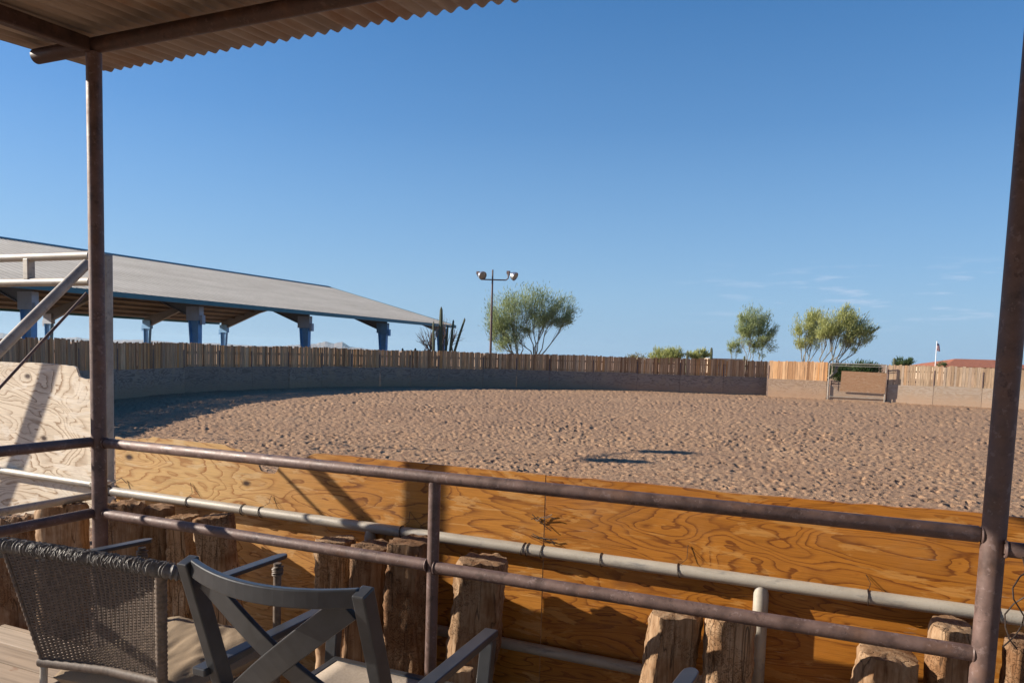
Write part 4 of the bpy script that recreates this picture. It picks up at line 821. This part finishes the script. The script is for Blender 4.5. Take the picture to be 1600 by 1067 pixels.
# woven chair
def woven_chair():
    t = thing('woven_chair', 'brown woven wicker armchair with a khaki seat cushion beside the cross back chair', 'chair', (-2.13, 1.9, DZ), 'woven wicker chairs')
    TL, TR = Vector((-2.455,1.555,1.535)), Vector((-1.77,1.60,1.535)); BL, BR = Vector((-2.385,1.635,1.13)), Vector((-1.915,1.70,1.13))
    # the right hand post drops nearly straight
    def S(u, v):
        top = TL.lerp(TR-Vector((.035,0,0)), u); bot = BL.lerp(BR, u); p = top.lerp(bot, v); bow = .05*math.sin(math.pi*u)*(.5+.5*math.sin(math.pi*min(1, v+.25)))
        return p+Vector((0, bow*.8, 0))
    NV, NH = 28, 76
    mb = MB(); segs = NV*4
    for r in range(NH):
        v = .045+.935*(r+.5)/NH; vs = []
        for i in range(segs+1):
            u = .02+.96*i/segs; w = math.sin(math.pi*NV*(u-.02)/.96 + math.pi*r); p = S(u, v)+Vector((0, .0034*w, 0)) + Vector((0,0,random.uniform(-.0006,.0006)))
            for dy, dz in ((-.0014,-.00235),(.0014,-.00235),(.0014,.00235),(-.0014,.00235)): vs.append(p+Vector((0,dy,dz)))
        mb.add(vs, [(i*4+k, i*4+(k+1) % 4, (i+1)*4+(k+1) % 4, (i+1)*4+k) for i in range(segs) for k in range(4)])
    for c in range(NV):
        u = .02+.96*(c+.0)/NV; mb.tube([S(u, v/8.) for v in range(9)], .0038, 6, False)
    mb.build('woven_back', M['wicker'], t)
    mb = MB(); N = 260; pts = [TL+Vector((-.05,.03,-.035)), TL+Vector((-.03,.0,-.006))]+[TL.lerp(TR, k/20)+Vector((0,.02*math.sin(math.pi*k/20),-.004*math.sin(math.pi*k/20))) for k in range(21)]+[TR+Vector((.04,.03,-.01)), TR+Vector((.07,.10,-.03))]
    # resample
    ln = [0]; 
    for a, b in zip(pts, pts[1:]): ln.append(ln[-1]+(b-a).length)
    P = []; rs = []
    for i in range(N+1):
        s = ln[-1]*i/N; j = max(k for k in range(len(ln)) if ln[k] <= s+1e-9); j = min(j, len(pts)-2); f = (s-ln[j])/(ln[j+1]-ln[j]); P.append(pts[j].lerp(pts[j+1], f)); rs.append(.0205+.0028*math.sin(i*1.57+.6*math.sin(i*.21))+random.uniform(-.0011,.0014))
    mb.tube(P, rs, 16); mb.build('top_roll', M['wrap'], t, True)
    # frayed cane ends on the roll
    mb = MB()
    for i in range(420):
        p = TL.lerp(TR, random.random())+Vector((0,.012,0)); th = random.uniform(-.9, 4.0); sk = random.uniform(-.02,.02); pts_ = []
        for k in range(4):
            t2 = th+k*.33; pts_.append(p+Vector((sk*k/3, math.cos(t2)*(.0232+.001*k*(k > 2)), math.sin(t2)*(.0232+.002*(k > 2)))))
        mb.tube(pts_, .0013, 4, False)
    mb.build('frayed_cane', M['wrap'], t)
    mb = MB(); mb.tube([BL+Vector((-.012,0,0)), BL.lerp(BR,.5)+Vector((0,.02,0)), BR+Vector((.01,0,0))], .017, 14); mb.build('lower_roll', M['wicker'], t, True)
    for A, B in ((TL, BL), (TR-Vector((.035,0,0)), BR)):
        mb = MB(); n2 = 90; mb.tube([A.lerp(B, i/n2) for i in range(n2+1)], [(.017 if A is not TL else .007)+.0012*math.sin(i*1.7) for i in range(n2+1)], 12); mb.build('side_post', M['wicker'], t, True)
    for x, y in ((-2.385,1.64),(-1.915,1.70)): MB().tube([(x,y,1.13),(x,y-.02,DZ)], .012, 12).build('rear_leg', M['grey'] if x < -2.2 else M['wicker'], t, True)
    for x, y in ((-2.415,2.07),(-1.83,2.15)):
        MB().tube([(x,y-.015,1.42),(x,y-.02,DZ)], .014, 12).build('front_leg', M['wicker'], t, True)
        mb = MB()
        for i in range(5): mb.ring((x+random.uniform(-.003,.003),y-.015,1.405-.006*i), (random.uniform(-.3,.3),random.uniform(-.3,.3),1), .017, .004, 12, 6)
        mb.build('cane_binding', M['wicker'], t, True)
    for p, q in (((-2.44,1.66,1.453),(-2.415,2.10,1.44)), ((-1.80,1.74,1.452),(-1.83,2.18,1.44))):
        mb = MB(); p = Vector(p); q = Vector(q); d = (q-p).normalized(); sd = Vector((1,0,0)); vs = []
        pr = [(0,.022),(.2,.022),(.9,.021),(.955,.019),(.985,.012),(1.,.003)]; L = (q-p).length
        for tt, w in pr:
            c = p+d*(L*tt)
            for a, b in ((-w,-.007),(w,-.007),(w,.007),(-w,.007)): vs.append(c+sd*a+Vector((0,0,b)))
        mb.add(vs, [(i*4+k, i*4+(k+1) % 4, (i+1)*4+(k+1) % 4, (i+1)*4+k) for i in range(len(pr)-1) for k in range(4)]+[(3,2,1,0),(20,21,22,23)]); mb.build('arm', M['chair'], t, False, .003)
    mb = MB(); mb.tube([(-2.40,1.68,1.02),(-2.41,2.10,1.04),(-1.84,2.17,1.04),(-1.92,1.72,1.02)], .015, 10); mb.build('seat_frame', M['wicker'], t, True)
    mb = MB(); vs = []
    nU, nV_ = 44, 40
    for side in (1, -1):
        for j in range(nV_+1):
            for i in range(nU+1):
                u, v = i/nU*2-1, j/nV_*2-1; e = (max(0,1-abs(u)**6)*max(0,1-abs(v)**6))**.45
                x = -2.13+u*.265+(.03*v)*u; y = 1.94+v*.255+.05*u*.6
                wr = .016*mnoise.noise(Vector((x*7+y*5, y*3-x*2, side*3.)))-.016*abs(mnoise.noise(Vector((x*15+y*9, y*5-x*3, side*5.))))+.005*mnoise.noise(Vector((x*30, y*12, side*5.)))
                z = 1.085+side*(.052*e)+ (wr*e if side > 0 else wr*.4*e)+.012*v; vs.append((x, y, z))
    k = (nU+1)*(nV_+1); fs = []
    for j in range(nV_):
        for i in range(nU):
            a = j*(nU+1)+i; fs.append((a, a+1, a+nU+2, a+nU+1)); fs.append((k+a, k+a+nU+1, k+a+nU+2, k+a+1))
    mb.add(vs, fs); cu = mb.build('seat_cushion', M['cushion'], None, True); cu.parent = t; cu.location = -wloc(t)
    mb = MB(); mb.tube([(-1.885,1.69,1.10),(-1.87,1.68,1.06),(-1.88,1.69,1.02),(-1.875,1.70,.95)], .0045, 6).tube([(-1.885,1.69,1.10),(-1.90,1.70,1.05),(-1.895,1.69,.97)], .004, 6); mb.build('cushion_tie', M['cushion'], cu, True)
    return t
wk = woven_chair()
wk2 = copy_tree(wk); tip = onZ(1083, 1046, 1.44); wk2.location = wk.location+Vector((tip.x+2.415, tip.y-2.10, 0))
wk2['label'] = 'woven chair of which only a rounded dark arm tip shows at the bottom edge'

# ------------------------------------------------------------------ thin desert haze that fades the far mountains
hz_ = MB().box(-13500, 13500, -13500, 13500, -60, 190).build('haze', None); tag(hz_, kind='stuff')
hm_ = bpy.data.materials.new('haze'); hm_.use_nodes = True; t_ = hm_.node_tree; t_.nodes.remove(t_.nodes['Principled BSDF'])
pv = t_.nodes.new('ShaderNodeVolumePrincipled'); pv.inputs['Density'].default_value = 3.2e-5; pv.inputs['Color'].default_value = (.62,.86,1,1); pv.inputs['Anisotropy'].default_value = .2
t_.links.new(pv.outputs[0], t_.nodes['Material Output'].inputs['Volume']); hz_.data.materials.append(hm_)
